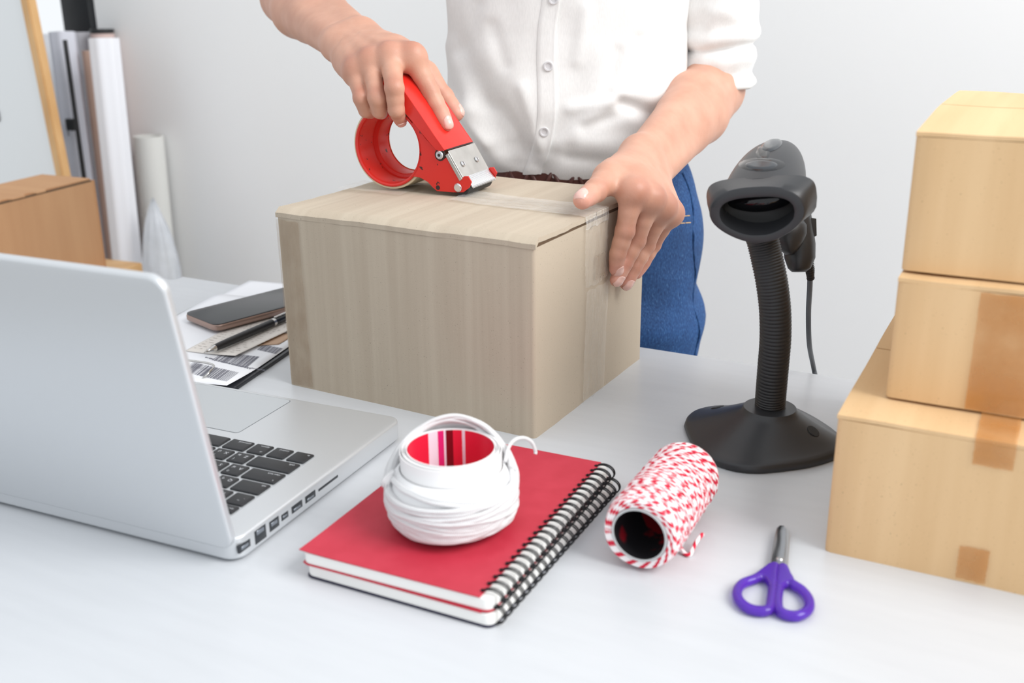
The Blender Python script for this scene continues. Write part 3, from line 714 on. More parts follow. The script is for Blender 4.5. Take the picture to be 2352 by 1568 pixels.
ball = thing('twine_ball', 'ball of white cotton twine wound round a red-lined paper core', 'twine', (bcn[0], bcn[1], TZ + zb0), YAW)
Hc = 0.056
# rolled label core: spiral of a few layers, red inside
def core_ring(rr0, z): return [(rr0*math.cos(2*math.pi*j/64), rr0*math.sin(2*math.pi*j/64), z) for j in range(64)]
v, f = loft([core_ring(0.0292, 0.004), core_ring(0.0292, Hc)]); obj('printed_liner', v, f, 'core_print', ball)
pr = []
for (r_, h_) in ((0.0302, Hc + 0.0004), (0.0316, Hc - 0.0006), (0.0330, Hc - 0.0001), (0.0345, Hc - 0.0012)):
    v, f = loft([core_ring(r_, 0.002), core_ring(r_, h_), core_ring(r_ - 0.0007, h_), core_ring(r_ - 0.0007, 0.004)]); pr.append((v, f))
mg_ = merge(*pr); sharp(obj('paper_core', mg_[0], mg_[1], 'label_white', ball), 40)
random.seed(5)
def bprof(z):                                          # outer radius of the wound ball by height
    s = min(max(z / 0.047, 0), 1); return 0.031 + 0.0135*math.sin(math.pi*min(1, s*0.80 + 0.10))**0.8
v, f = lathe([(0.006, 0.0006), (0.026, 0.0008), (0.0315, 0.004)] + [(bprof(z) - 0.0018, z) for z in np.linspace(0.007, 0.040, 12)] + [(0.0352, 0.0425)], 56); obj('wound_body', v, f, 'twine_white', ball)
pr = []
def loop(z0, tilt, ph, extra, r=0.00115, a0=0, a1=2*math.pi, lift=0.0, nseg=110):
    P = []
    for k in range(nseg):
        a = a0 + (a1 - a0)*k/(nseg if a1 - a0 > 6.2 else nseg - 1); z = z0 + tilt*math.cos(a - ph) + 0.0010*nz(a*2, z0*300, ph); z = max(z, 0.0012); rr_ = bprof(z) + extra + 0.0007*nz(math.cos(a)*3, math.sin(a)*3, z0*400)
        P.append((rr_*math.cos(a), rr_*math.sin(a), z + lift))
    return tube(P, r, 7, closed=a1 - a0 > 6.2)
for i in range(24): pr.append(loop(0.007 + 0.0285*i/23 + random.uniform(-0.001, 0.001), random.uniform(-0.006, 0.006), random.uniform(0, 6.28), random.uniform(-0.0012, 0.0008), 0.0017))
# loops climbing over the rim at the back (local -x... is the far side)
for i in range(26):
    P = []; ph = math.radians(90 + random.uniform(-9, 9)); w_ = i/25 + random.uniform(-0.03, 0.03); za = random.uniform(0.008, 0.022)
    for k in range(120):
        a = 2*math.pi*k/120; c_ = 0.5 + 0.5*math.cos(a - ph); z = za + (Hc + 0.0080 - 0.012*w_*w_ + 0.0015*(i % 3 - 1) - za)*c_**1.15
        rr_ = 0.0335 + 0.0105*(1 - c_**2.5)*0.95 + (0.0075*w_ - 0.0020)*c_ + 0.0006*nz(a*3, i)
        P.append((rr_*math.cos(a), rr_*math.sin(a), z))
    pr.append(tube(P, 0.0017, 7, closed=True))
# strands running down over the bottom edge
for i in range(26):
    a = 2*math.pi*i/26 + random.uniform(-0.1, 0.1); da = random.uniform(0.15, 0.5)*random.choice((-1, 1)); P = []
    for k in range(12):
        s = k/11; z = 0.0012 + 0.018*s; rr_ = (0.0275 + 0.0065*s**0.6 if s < 0.3 else bprof(z)*0.985 + 0.0002); P.append((rr_*math.cos(a + da*s), rr_*math.sin(a + da*s), z))
    pr.append(tube(P, 0.0016, 6))
mg_ = merge(*pr); obj('twine_strands', mg_[0], mg_[1], 'twine_white', ball, uvs=mg_[2])
# loose end arching away to the right and frayed end at the left
ca, sa = math.cos(-YAW), math.sin(-YAW)
def ball_l(P): q = np.asarray(P, float) - np.array(ball.location); return (ca*q[0] - sa*q[1], sa*q[0] + ca*q[1], q[2])
dB = float(px(bcn)[2])
P = smooth_path([ball_l(atd(u, v, d)) for u, v, d in ((1160, 1060, dB), (1168, 1028, dB + 0.01), (1182, 1010, dB + 0.015), (1203, 1005, dB + 0.02), (1221, 1015, dB + 0.025), (1230, 1036, dB + 0.03), (1229, 1042, dB + 0.03))], 40)
v, f, uvq = tube(P, 0.0013, 8); obj('loose_end', v, f, 'twine_white', ball, uvs=uvq)
pr = []
for u, v_2 in ((878, 1118), (884, 1126), (892, 1122), (874, 1112)):
    P = smooth_path([ball_l(atd(u2, v2, dB - 0.005)) for u2, v2 in ((905, 1080), ((905 + u)/2 - 3, 1096), (u, v_2))], 14); pr.append(tube(P, [0.0013]*(len(P)-4) + [0.001, 0.0008, 0.0006, 0.0004], 6))
mg_ = merge(*pr); obj('frayed_end', mg_[0], mg_[1], 'twine_white', ball, uvs=mg_[2])

# ================================================================== red and white twine spool
m = mat('twine_candy', (250, 248, 248), 0.85); v_ = coords(m, (1, 1, 1), 'UV'); sp = N(m, 'ShaderNodeSeparateXYZ'); L(m, v_, sp.inputs[0])
ma = N(m, 'ShaderNodeMath', operation='MULTIPLY_ADD'); L(m, sp.outputs[0], ma.inputs[0]); ma.inputs[1].default_value = 105.0; L(m, sp.outputs[1], ma.inputs[2])
fr_ = N(m, 'ShaderNodeMath', operation='FRACT'); L(m, ma.outputs[0], fr_.inputs[0])
c_ = ramp(m, fr_.outputs[0], [(0.0, lin((216, 34, 66))), (0.36, lin((216, 34, 66))), (0.42, lin((250, 244, 245))), (0.95, lin((250, 244, 245))), (1.0, lin((216, 34, 66)))])
L(m, c_, bsdf(m).inputs['Base Color'])
mat('core_grey', (196, 197, 198), 0.6); mat('core_dark', (44, 30, 34), 0.5); noisy(M['core_dark'], (30, 28, 32), (150, 20, 34), sc=38, lo=0.55, hi=0.62)
sN = at(1470, 1226, 0.0278); sF = at(1580, 1082, 0.0272); sd = (sF - sN); sd[2] = 0; SLn = float(np.linalg.norm(sd)); srz = math.atan2(sd[1], sd[0])
spool = thing('twine_spool', 'red and white twisted twine spool lying on its side by the scanner stand', 'twine', (sN[0], sN[1], TZ), srz)
Rs = 0.0255
def rs_prof(t): return Rs - 0.0012*t - 0.0030*max(0, (0.10 - t)/0.10)**2 - 0.0050*max(0, (t - 0.90)/0.10)**2
ZC = 0.0278
def ring_x(x, r): return [(x, r*math.cos(2*math.pi*j/48), ZC + r*math.sin(2*math.pi*j/48)) for j in range(48)]
v, f = loft([ring_x(-0.0022, 0.0178), ring_x(-0.0022, 0.0193), ring_x(0.004, 0.0193), ring_x(SLn, 0.0193), ring_x(SLn, 0.0178), ring_x(-0.0022, 0.0178)]); sharp(obj('cardboard_core', v, f, 'core_grey', spool), 40)
v, f = loft([ring_x(-0.0015, 0.0177), ring_x(SLn - 0.001, 0.0177)], cap1=True); obj('core_lining', v, f, 'core_dark', spool)
v, f = loft([ring_x(0.0, 0.0195), ring_x(0.0005, rs_prof(0) - 0.0018)] + [ring_x(SLn*t, rs_prof(t) - 0.0016) for t in np.linspace(0.03, 0.97, 12)] + [ring_x(SLn - 0.0005, rs_prof(1) - 0.002), ring_x(SLn, 0.0195)]); obj('wound_body', v, f, 'twine_white', spool)
pr = []; random.seed(9)
def helix(turns, t0, t1, ph, ext, r=0.00105, wob=0.0):
    n = int(abs(turns)*36); P = []
    for k in range(n):
        s = k/(n-1); a = ph + 2*math.pi*turns*s; t = t0 + (t1-t0)*s + wob*math.cos(a + ph); t = min(max(t, 0.008), 0.992); rr_ = rs_prof(t) + ext + 0.0004*nz(a*1.3, ph)
        P.append((t*SLn, rr_*math.cos(a), ZC + rr_*math.sin(a)))
    return tube(P, r, 7)
pr.append(helix(46, 0.0, 1.0, 0.0, -0.0008, 0.00125, 0.02)); pr.append(helix(13, 0.0, 1.0, 1.0, 0.0003, 0.0011, 0.05)); pr.append(helix(-9, 0.02, 0.97, 2.2, 0.0006, 0.0011, 0.05)); pr.append(helix(7, 0.03, 0.95, 4.0, 0.0009, 0.0011, -0.07))
for i in range(6): pr.append(helix(2.2, 0.02 + 0.008*i, 0.03 + 0.01*i, i*1.3, 0.0004, 0.00115, 0.012)); pr.append(helix(2.2, 0.93 + 0.008*i, 0.94 + 0.008*i, i*1.9, 0.0004, 0.00115, 0.012))
# coils that cover the near face around the core
for i in range(3):
    P = [(-0.0006 + 0.0004*math.sin(3*a), (0.0205 + 0.0016*i)*math.cos(a), ZC + (0.0205 + 0.0016*i)*math.sin(a)) for a in np.linspace(0, 2*math.pi, 60, endpoint=False)]; pr.append(tube(P, 0.00115, 7, closed=True))
mg_ = merge(*pr); obj('twine_strands', mg_[0], mg_[1], 'twine_candy', spool, uvs=mg_[2])
def spool_l(P):
    q = np.asarray(P, float) - np.array([sN[0], sN[1], TZ]); c2, s2 = math.cos(-srz), math.sin(-srz); return (c2*q[0] - s2*q[1], s2*q[0] + c2*q[1], q[2])
P = smooth_path([spool_l(at(u, v, z)) for u, v, z in ((1550, 1230, 0.010), (1562, 1255, 0.004), (1572, 1270, 0.0018), (1584, 1274, 0.0016), (1592, 1258, 0.004), (1602, 1240, 0.008), (1614, 1226, 0.010))], 40)
v, f, uvq = tube(P, 0.0014, 8); obj('loose_end', v, f, 'twine_candy', spool, uvs=uvq)

# ================================================================== scissors
mat('blade_steel', (150, 152, 156), 0.22, 1.0); mat('blade_edge', (205, 205, 206), 0.3, 1.0)
m = mat('purple_plastic', (112, 62, 208), 0.18, trans=0.55, ior=1.42)
sc0 = at(1790, 1290); sci = thing('scissors', "small blunt-tipped scissors with purple handles at the desk's near right", 'scissors', sc0)
def sl(u, v, z): return at(u, v, z) - sc0
def handle(pts, webs, z):
    P = [sl(u, v, 0.004) for u, v in pts]; P = [np.array([p[0], p[1], z]) for p in P]; P = smooth_path(P + [P[0]], 44)[:-1]
    F = Field(P.min(0) - 0.012, P.max(0) + 0.012, 0.0006); n = len(P)
    F.add([(P[i], P[(i+1) % n], 0.0030, 0.0030) for i in range(n)], 0.0012, 0.004)
    for (u0, v0, r0, u1, v1, r1) in webs:
        a, b = sl(u0, v0, 0.004), sl(u1, v1, 0.004); F.add([((a[0], a[1], z), (b[0], b[1], z), r0, r1)], 0.0025, 0.005)
    V, Q = F.mesh(2); V[:, 2] = z + np.clip((V[:, 2] - z)*1.0, -0.0032, 0.0032); me = np_mesh('handle', V, Q); return link('handle', me, 'purple_plastic', sci)
handle([(1770, 1304), (1738, 1326), (1706, 1339), (1693, 1358), (1699, 1379), (1720, 1396), (1746, 1402), (1766, 1398), (1772, 1375), (1775, 1345)],
       [(1778, 1300, 0.0030, 1755, 1322, 0.0032), (1782, 1300, 0.0026, 1771, 1330, 0.0034), (1760, 1318, 0.0032, 1772, 1336, 0.0030)], 0.0036)
handle([(1799, 1306), (1816, 1336), (1842, 1354), (1858, 1376), (1857, 1398), (1836, 1412), (1808, 1411), (1790, 1400), (1786, 1378), (1790, 1345)],
       [(1799, 1302, 0.0028, 1808, 1330, 0.0030), (1795, 1304, 0.0026, 1798, 1336, 0.0034), (1808, 1328, 0.0030, 1796, 1342, 0.0028)], 0.0036)
def poly(pts, z): return [tuple(sl(u, v, z)[:2]) for u, v in pts]
prism('blade', poly([(1780, 1300), (1792, 1232), (1799, 1214), (1806, 1211), (1813, 1217), (1814, 1232), (1809, 1300)], 0.004), 0.0030, 0.0042, 'blade_edge', sci, 0.0003, 1)
prism('blade', poly([(1769, 1298), (1780, 1228), (1784, 1214), (1791, 1208), (1800, 1208), (1806, 1216), (1806, 1250), (1802, 1297)], 0.005), 0.0044, 0.0058, 'blade_steel', sci, 0.0004, 2)
pv = sl(1791, 1283, 0.006); cyl('pivot_screw', (pv[0], pv[1], 0.0028), (pv[0], pv[1], 0.0068), 0.0023, 'blade_edge', sci, 20, 0.0006)

# ================================================================== clipboard, papers, phone, pen
mat('clip_black', (34, 36, 42), 0.32); mat('chrome', (205, 203, 200), 0.2, 1.0); mat('sheet', (238, 239, 243), 0.8); mat('receipt', (228, 222, 215), 0.75); mat('kraft_slip', (196, 164, 138), 0.8); mat('print_grey', (112, 112, 124), 0.8)
mat('phone_glass', (60, 62, 64), 0.28); mat('phone_metal', (188, 180, 174), 0.28, 0.8); mat('phone_side', (158, 134, 124), 0.3, 0.7); mat('pen_black', (26, 26, 28), 0.3)
CK = at(541, 899); CRZ = math.radians(10)
cb = thing('clipboard', 'black clipboard with a wire clip lying behind the laptop', 'clipboard', (CK[0], CK[1], TZ), CRZ)
def cb_l(P, o_=CK, rz_=CRZ):
    q = np.asarray(P, float) - np.array([o_[0], o_[1], TZ]); c2, s2 = math.cos(-rz_), math.sin(-rz_); return np.array([c2*q[0] - s2*q[1], s2*q[0] + c2*q[1], q[2]])
prism('board', [(x - 0.0925, y + 0.1225) for x, y in rrect(0.185, 0.245, 0.006, 5)], 0.0, 0.0042, 'clip_black', cb, 0.0012, 2)
cl = cb_l(at(440, 860, 0.012))
rbox('clip_plate', (cl[0] - 0.075, 0.001, 0.0040), (cl[0] + 0.008, 0.020, 0.0052), 'chrome', cb, 0.0004, 1)
P = smooth_path([(cl[0] + 0.008, 0.004, 0.006), (cl[0] + 0.013, 0.012, 0.012), (cl[0] + 0.006, 0.028, 0.0135), (cl[0] - 0.03, 0.030, 0.014), (cl[0] - 0.070, 0.028, 0.0135), (cl[0] - 0.078, 0.010, 0.010), (cl[0] - 0.072, 0.003, 0.006)], 50)
v, f, uvq = tube(P, 0.0011, 8); obj('clip_wire', v, f, 'chrome', cb)
def sheet(name, label, corners, zf, mt, n=18, curl=None):
    """thin paper between four table-plane corners (world), z by zf(s,t)"""
    c0 = np.asarray(corners[0]); t = thing(name, label, 'paper', (c0[0], c0[1], TZ)); V, Fc = [], []
    for j in range(n+1):
        for i in range(n+1):
            s, q = i/n, j/n; p = (1-s)*(1-q)*corners[0] + s*(1-q)*corners[1] + s*q*corners[2] + (1-s)*q*corners[3]
            V.append((p[0] - c0[0], p[1] - c0[1], zf(s, q)))
    o_ = len(V); V += [(x, y, z - 0.00025) for x, y, z in V]; w = n+1
    for j in range(n):
        for i in range(n): a = j*w + i; Fc.append((a, a+1, a+w+1, a+w)); Fc.append((o_+a+w, o_+a+w+1, o_+a+1, o_+a))
    for i in range(n):
        Fc.append((i+1, i, o_+i, o_+i+1)); a = n*w + i; Fc.append((a, a+1, o_+a+1, o_+a)); a = i*w; Fc.append((a, a+w, o_+a+w, o_+a)); a = i*w + n; Fc.append((a+w, a, o_+a, o_+a+w))
    obj('paper_sheet', V, Fc, mt, t); return t
def cw(x, y): c2, s2 = math.cos(CRZ), math.sin(CRZ); return np.array([CK[0] + c2*x - s2*y, CK[1] + s2*x + c2*y, 0])
# sheet at the back, reaching over the far desk edge
f0_ = at(573, 642, 0.006); f1_ = at(429, 716, 0.006); e_ = f0_ - f1_; e_[2] = 0; pe = np.array([e_[1], -e_[0], 0]); pe /= np.linalg.norm(pe)
sh0 = sheet('paper_sheet', 'plain white sheet poking past the far desk edge behind the phone', [f1_, f1_ + pe*0.15, f0_ + pe*0.15, f0_], lambda s, q: 0.0049, 'sheet')
# the label sheet
c1 = cb_l(at(521, 886, 0.009))
sh1 = sheet('label_sheet', 'white sheet with printed barcodes under the pen', [cw(c1[0] - 0.175, c1[1]), cw(c1[0], c1[1]), cw(c1[0] - 0.004, c1[1] + 0.275), cw(c1[0] - 0.179, c1[1] + 0.275)],
            lambda s, q: 0.0056 + 0.0040*max(0, 1 - q/0.25)**1.5*max(0, (s - 0.3)/0.7), 'sheet')
def bars(corner_px, nb_, seed):
    random.seed(seed); c4 = [at(u, v, 0.0072) for u, v in corner_px]; o_ = np.array(sh1.location); V, Fc = [], []; s = 0.0; lo_ = cb_l(c4[0])
    while s < 1:
        w = random.choice((0.006, 0.012, 0.02)); s2 = min(1, s + w)
        for ss, qq in ((s, 0), (s2, 0), (s2, 1), (s, 1)):
            p = (1-ss)*(1-qq)*c4[0] + ss*(1-qq)*c4[1] + ss*qq*c4[2] + (1-ss)*qq*c4[3]; lc = cb_l(p)
            q_ = (lc[1] - c1[1])/0.275; sx_ = (lc[0] - c1[0] + 0.175)/0.175; z = 0.0056 + 0.0040*max(0, 1 - q_/0.25)**1.5*max(0, (sx_ - 0.3)/0.7)
            V.append((p[0] - o_[0], p[1] - o_[1], z + 0.00035))
        k = len(V) - 4; Fc.append((k, k+1, k+2, k+3)); s = s2 + random.choice((0.006, 0.01, 0.02))
    return V, Fc
B3 = [bars([(418, 852), (520, 879), (548, 854), (444, 829)], 40, 1), bars([(486, 824), (566, 842), (596, 816), (512, 806)], 40, 2), bars([(590, 800), (634, 810), (650, 797), (604, 788)], 30, 3),
      bars([(545, 838), (610, 850), (613, 848), (548, 836)], 20, 4), bars([(470, 818), (575, 846), (578, 844), (473, 816)], 20, 6)]
mg_ = merge(*B3); obj('barcode_print', mg_[0], mg_[1], 'print_grey', sh1, False)
rc = [at(424, 800, 0.009), at(540, 816, 0.009), at(690, 745, 0.009), at(585, 716, 0.009)]
sh2 = sheet('receipt', 'cream receipt slip with faint print under the phone and pen', rc, lambda s, q: 0.0066 + 0.0022*s*s, 'receipt')
V, Fc = [], []; random.seed(3); o_ = np.array(sh2.location)
for q0 in np.linspace(0.08, 0.9, 17):
    s = 0.06
    while s < 0.85:
        w = random.uniform(0.02, 0.10) if q0 < 0.6 else random.uniform(0.01, 0.05); h_ = 0.008 if q0 < 0.62 else 0.028
        for ss, qq in ((s, q0), (s + w, q0), (s + w, q0 + h_), (s, q0 + h_)):
            p = (1-ss)*(1-qq)*rc[0] + ss*(1-qq)*rc[1] + ss*qq*rc[2] + (1-ss)*qq*rc[3]; V.append((p[0] - o_[0], p[1] - o_[1], 0.0069 + 0.0022*ss*ss))
        k = len(V) - 4; Fc.append((k, k+1, k+2, k+3)); s += w + random.uniform(0.02, 0.12)
mat('print_faint', (204, 198, 192), 0.8); obj('receipt_print', V, Fc, 'print_faint', sh2, False)
ks = [at(590, 792, 0.007), at(640, 789, 0.007), at(680, 765, 0.007), at(640, 762, 0.007)]
sheet('kraft_slip', 'small brown paper slip peeking out beside the pen', ks, lambda s, q: 0.0064, 'kraft_slip', 6)
# phone
PRZ = math.radians(73); pc = np.array([-0.8065, 0.9190])
ph = thing('smartphone', 'dark-screened smartphone with rosy metal sides lying on the papers', 'phone', (pc[0], pc[1], TZ + 0.0086), PRZ)
prism('phone_body', rrect(0.142, 0.068, 0.010, 7), 0.0, 0.0078, 'phone_side', ph, 0.0026, 4)
prism('screen_glass', rrect(0.1405, 0.0665, 0.0095, 7), 0.0074, 0.0084, 'phone_glass', ph, 0.0004, 2)
# pen
pt = at(468, 815, 0.0105); pe_ = at(655, 729, 0.0125); pd = pe_ - pt; Lp_ = float(np.linalg.norm(pd[:2])); pn = thing('pen', 'black ballpoint pen with a silver tip lying on the label sheet', 'pen', (pt[0], pt[1], TZ + 0.0128), math.atan2(pd[1], pd[0]))
def pl(prof, name, mt):
    rings = [[(x, r*math.cos(2*math.pi*j/24), r*math.sin(2*math.pi*j/24)) for j in range(24)] for x, r in prof]; v, f = loft(rings, cap0=True, cap1=True); sharp(obj(name, v, f, mt, pn), 40)
pl([(0.0, 0.0004), (0.003, 0.0006), (0.0031, 0.0014), (0.006, 0.0015), (0.0065, 0.0019), (0.0165, 0.0036)], 'pen_tip', 'chrome')
pl([(0.0165, 0.0037), (0.03, 0.0041), (0.05, 0.0043), (0.107, 0.0043)], 'barrel', 'pen_black'); pl([(0.107, 0.0045), (0.111, 0.0045)], 'ring', 'chrome'); pl([(0.111, 0.0043), (0.138, 0.0041), (0.14, 0.003)], 'cap_end', 'pen_black')
rbox('pocket_clip', (0.112, -0.0012, 0.0045), (0.137, 0.0012, 0.0058), 'chrome', pn, 0.0003, 1)

# ================================================================== tape dispenser on the carton
from mathutils.bvhtree import BVHTree
mat('red_enamel', (222, 44, 34), 0.26); noisy(M['red_enamel'], (208, 38, 30), (218, 46, 36), sc=40, detail=3)
m = mat('red_worn', (212, 42, 33), 0.3)
v_ = coords(m, (1, 1, 1)); n_a = N(m, 'ShaderNodeTexNoise'); n_a.inputs['Scale'].default_value = 150; n_a.inputs['Detail'].default_value = 5; L(m, v_, n_a.inputs['Vector'])
k_ = ramp(m, n_a.outputs['Fac'], [(0.665, (0, 0, 0, 1)), (0.69, (1, 1, 1, 1))]); L(m, mixc(m, k_, lin((212, 42, 33)), lin((70, 26, 24))), bsdf(m).inputs['Base Color'])
mat('red_inside', (196, 24, 30), 0.18); mat('tape_roll', (222, 208, 176), 0.35); mat('core_yellow', (232, 196, 92), 0.6)
mat('steel_plate', (196, 194, 190), 0.34, 0.85); noisy(M['steel_plate'], (188, 186, 182), (206, 204, 200), sc=50, detail=5, bmp=0.05); mat('steel_bright', (222, 222, 224), 0.25, 0.9); mat('rubber_roller', (34, 36, 40), 0.45); mat('recess_washer_dark', (50, 34, 32), 0.7)  # last one: dark washer tone, also painted in as shade of holes, slots, groove
DY = 0.878; dz0 = TZ + BH + 0.0046
dc = aty(891, 330, DY); disp = thing('tape_dispenser', 'red metal hand tape dispenser held by the right hand on the carton', 'tape dispenser', (dc[0], DY, dz0))
DR = np.array([dc[0], DY, dz0]); ZR = 0.0407
def dl(u, v, y=0.0): p = aty(u, v, DY + y) - DR; return float(p[0]), float(p[2])
def ylathe(name, prof, mt, n=72, close=True):
    rings = [[(r*math.cos(2*math.pi*j/n), y, ZR + r*math.sin(2*math.pi*j/n)) for j in range(n)] for r, y in prof]
    if close: rings.append(rings[0])
    v, f = loft(rings); return sharp(obj(name, v, f, mt, disp), 35)
ylathe('tape_roll', [(0.0352, 0.002), (0.0400, 0.0012), (0.0405, 0.0018), (0.0405, 0.0482), (0.0400, 0.0488), (0.0352, 0.0485)], 'tape_roll')
ylathe('drum', [(0.0378, -0.0006), (0.0383, 0.0003), (0.0379, 0.0010), (0.0350, 0.0012), (0.0350, 0.0485), (0.0306, 0.0485), (0.0297, 0.0478), (0.0297, 0.0275), (0.0306, 0.0262), (0.0334, 0.0258), (0.0341, 0.0248), (0.0345, 0.0030), (0.0352, 0.0002), (0.0366, -0.0008)], 'red_worn')
ylathe('paper_core_edge', [(0.0290, 0.0462), (0.0306, 0.0488), (0.0350, 0.0490), (0.0350, 0.0486), (0.0296, 0.0470)], 'core_yellow')
def yprism(name, outl, y0, y1, mt, parent, bev=0.0003):
    return prism(name, outl, y0, y1, mt, parent, bev, 1, frame=lambda x, y, z: (x, z, y))
plate = [dl(u, v) for u, v in ((953, 268), (962, 292), (980, 318), (1003, 342), (1011, 341), (1020, 347), (1026, 360), (1044, 386), (1062, 409), (1068, 404), (1077, 404), (1085, 417), (1080, 430), (1066, 441), (1040, 441), (1005, 438), (996, 430), (984, 417), (966, 407), (945, 404))]
arc = [(0.0380*math.cos(a), ZR + 0.0380*math.sin(a)) for a in np.linspace(math.radians(-42), math.radians(40), 14)]
plate_o = plate + arc
# order: plate runs clockwise from ring top to ring bottom, arc returns upwards
yprism('side_plate', plate_o, -0.0016, -0.0003, 'red_worn', disp); yprism('side_plate', plate_o, 0.0492, 0.0505, 'red_enamel', disp)
bend = [(1025, 343), (1000, 307), (965, 255), (930, 204), (908, 180), (884, 168)]
low = [(884, 205), (912, 228), (933, 258), (962, 293), (985, 321), (1004, 343), (1013, 347)]
fl = [dl(u, v) for u, v in bend + low]
yprism('handle_flange', fl, -0.0030, -0.0017, 'red_enamel', disp, 0.0004); yprism('handle_flange', fl, 0.0506, 0.0519, 'red_enamel', disp, 0.0004)
bp = smooth_path([(*dl(u, v), 0) for u, v in bend], 24)[:, :2]; th2 = 0.0015
nrm = np.gradient(bp, axis=0); nrm /= np.linalg.norm(nrm, axis=1)[:, None]; nrm = np.stack([nrm[:, 1], -nrm[:, 0]], 1)
if nrm[5] @ np.array([1, 1]) < 0: nrm = -nrm
prof_y = [(-0.0030, -0.0022), (-0.0022, -0.0004), (-0.0006, 0.0), (0.0245, 0.0004), (0.0495, 0.0), (0.0511, -0.0004), (0.0519, -0.0022), (0.0506, -0.0022), (0.0495, -0.0015), (0.0245, -0.0012), (-0.0006, -0.0015), (-0.0017, -0.0022)]
rings = [[(bp[i][0] + nrm[i][0]*o2, y2, bp[i][1] + nrm[i][1]*o2) for y2, o2 in prof_y] for i in range(len(bp))]
v, f = loft(rings, cap0=True, cap1=True); sharp(obj('handle', v, f, 'red_enamel', disp), 50)
# blade cover plate
pa_, pb_ = np.array(dl(1028, 348)), np.array(dl(1063, 411)); pdv = (pb_ - pa_); pdv /= np.linalg.norm(pdv); pnv = np.array([-pdv[1], pdv[0]]); 
if pnv[0] < 0: pnv = -pnv
def slab2(name, a, b, o0, o1, y0, y1, mt, bev=0.0003): return yprism(name, [tuple(a + pnv*o0), tuple(b + pnv*o0), tuple(b + pnv*o1), tuple(a + pnv*o1)], y0, y1, mt, disp, bev)
slab2('cover_plate', pa_, pb_, 0.0004, 0.0018, -0.0010, 0.0500, 'steel_plate', 0.0004)
slab2('plate_lip', pa_ + pdv*0.002, pb_, -0.0030, 0.0008, -0.0024, -0.0012, 'steel_plate')
cyan = pb_ + pdv*0.0085; bl_o = []
yy = np.linspace(0.002, 0.048, 45); V, Fc = [], []
for k, y2 in enumerate(yy):
    e = pb_ + pdv*(0.0125 if k % 2 else 0.0095); s = pb_ - pdv*0.001
    for q, o2 in ((s, 0.0019), (e, 0.0038), (e, 0.0032), (s, 0.0012)): p = q + pnv*o2; V.append((p[0], y2, p[1]))
for k in range(len(yy)-1):
    for j in range(4): a = k*4 + j; b = k*4 + (j+1) % 4; Fc.append((a, b, b+4, a+4))
Fc += [(0, 1, 2, 3), tuple(len(V)-1-i for i in range(4))]
sharp(obj('serrated_blade', V, Fc, 'steel_bright', disp), 20)
rx, rz_ = dl(1059, 436); rz_ = 0.0078
cyl('roller', (rx, 0.0006, rz_), (rx, 0.0488, rz_), 0.0078, 'rubber_roller', disp, 36, 0.0008)
cyl('roller_axle', (rx, -0.004, rz_ + 0.001), (rx, 0.052, rz_ + 0.001), 0.0016, 'steel_bright', disp, 12)
tx, tz = dl(1054, 430); cyl('rivet', (tx, -0.0034, tz), (tx, -0.001, tz), 0.0042, 'steel_bright', disp, 24, 0.0011)
tx, tz = dl(1013, 355); r1 = cyl('rivet', (tx, -0.0040, tz), (tx, -0.0012, tz), 0.0040, 'steel_bright', disp, 24, 0.0008); cyl('rivet_hole', (tx, -0.0043, tz), (tx, -0.0038, tz), 0.0014, 'recess_washer_dark', r1, 16)
cyl('pivot_washer', (tx, -0.0022, tz), (tx, -0.0010, tz), 0.0056, 'recess_washer_dark', disp, 24)
tx, tz = dl(1008, 430); cyl('bolt_hole', (tx, -0.0019, tz), (tx, -0.0005, tz), 0.0022, 'recess_washer_dark', disp, 16)
for y2, u, v in ((0.010, 0, 0), (0.037, 0, 0)):
    c2 = pa_ + pdv*0.016; c3 = c2 + pnv*0.0018; c4 = c2 + pnv*0.0034
    s1 = cyl('screw', (c3[0], y2, c3[1]), (c4[0], y2, c4[1]), 0.0030, 'steel_bright', disp, 20, 0.0008)
    c5 = c2 + pnv*0.0033; c6 = c2 + pnv*0.00355
    yprism('screw_slot', [tuple(c5 + pdv*0.002), tuple(c6 + pdv*0.002), tuple(c6 - pdv*0.002), tuple(c5 - pdv*0.002)], y2 - 0.0003, y2 + 0.0003, 'recess_washer_dark', s1, 0)
slab2('plate_groove', pa_ - pdv*0.0022, pa_ - pdv*0.0010, -0.0002, 0.0006, 0.0, 0.049, 'recess_washer_dark', 0.0)  # dark strip drawn as the shaded gap between handle and plate
# clear tape leaving the roll towards the roller
a0 = (-0.012, ZR - 0.0455)
strip('tape_web', [(0.004, 0.025, ZR - 0.0404), (0.03, 0.025, ZR - 0.034), (0.055, 0.025, ZR - 0.0345), (rx - 0.006, 0.025, rz_ - 0.0062)], 0.047, (0, 1, 0), 'tape_clear', disp, wav=0.0001, n=30)

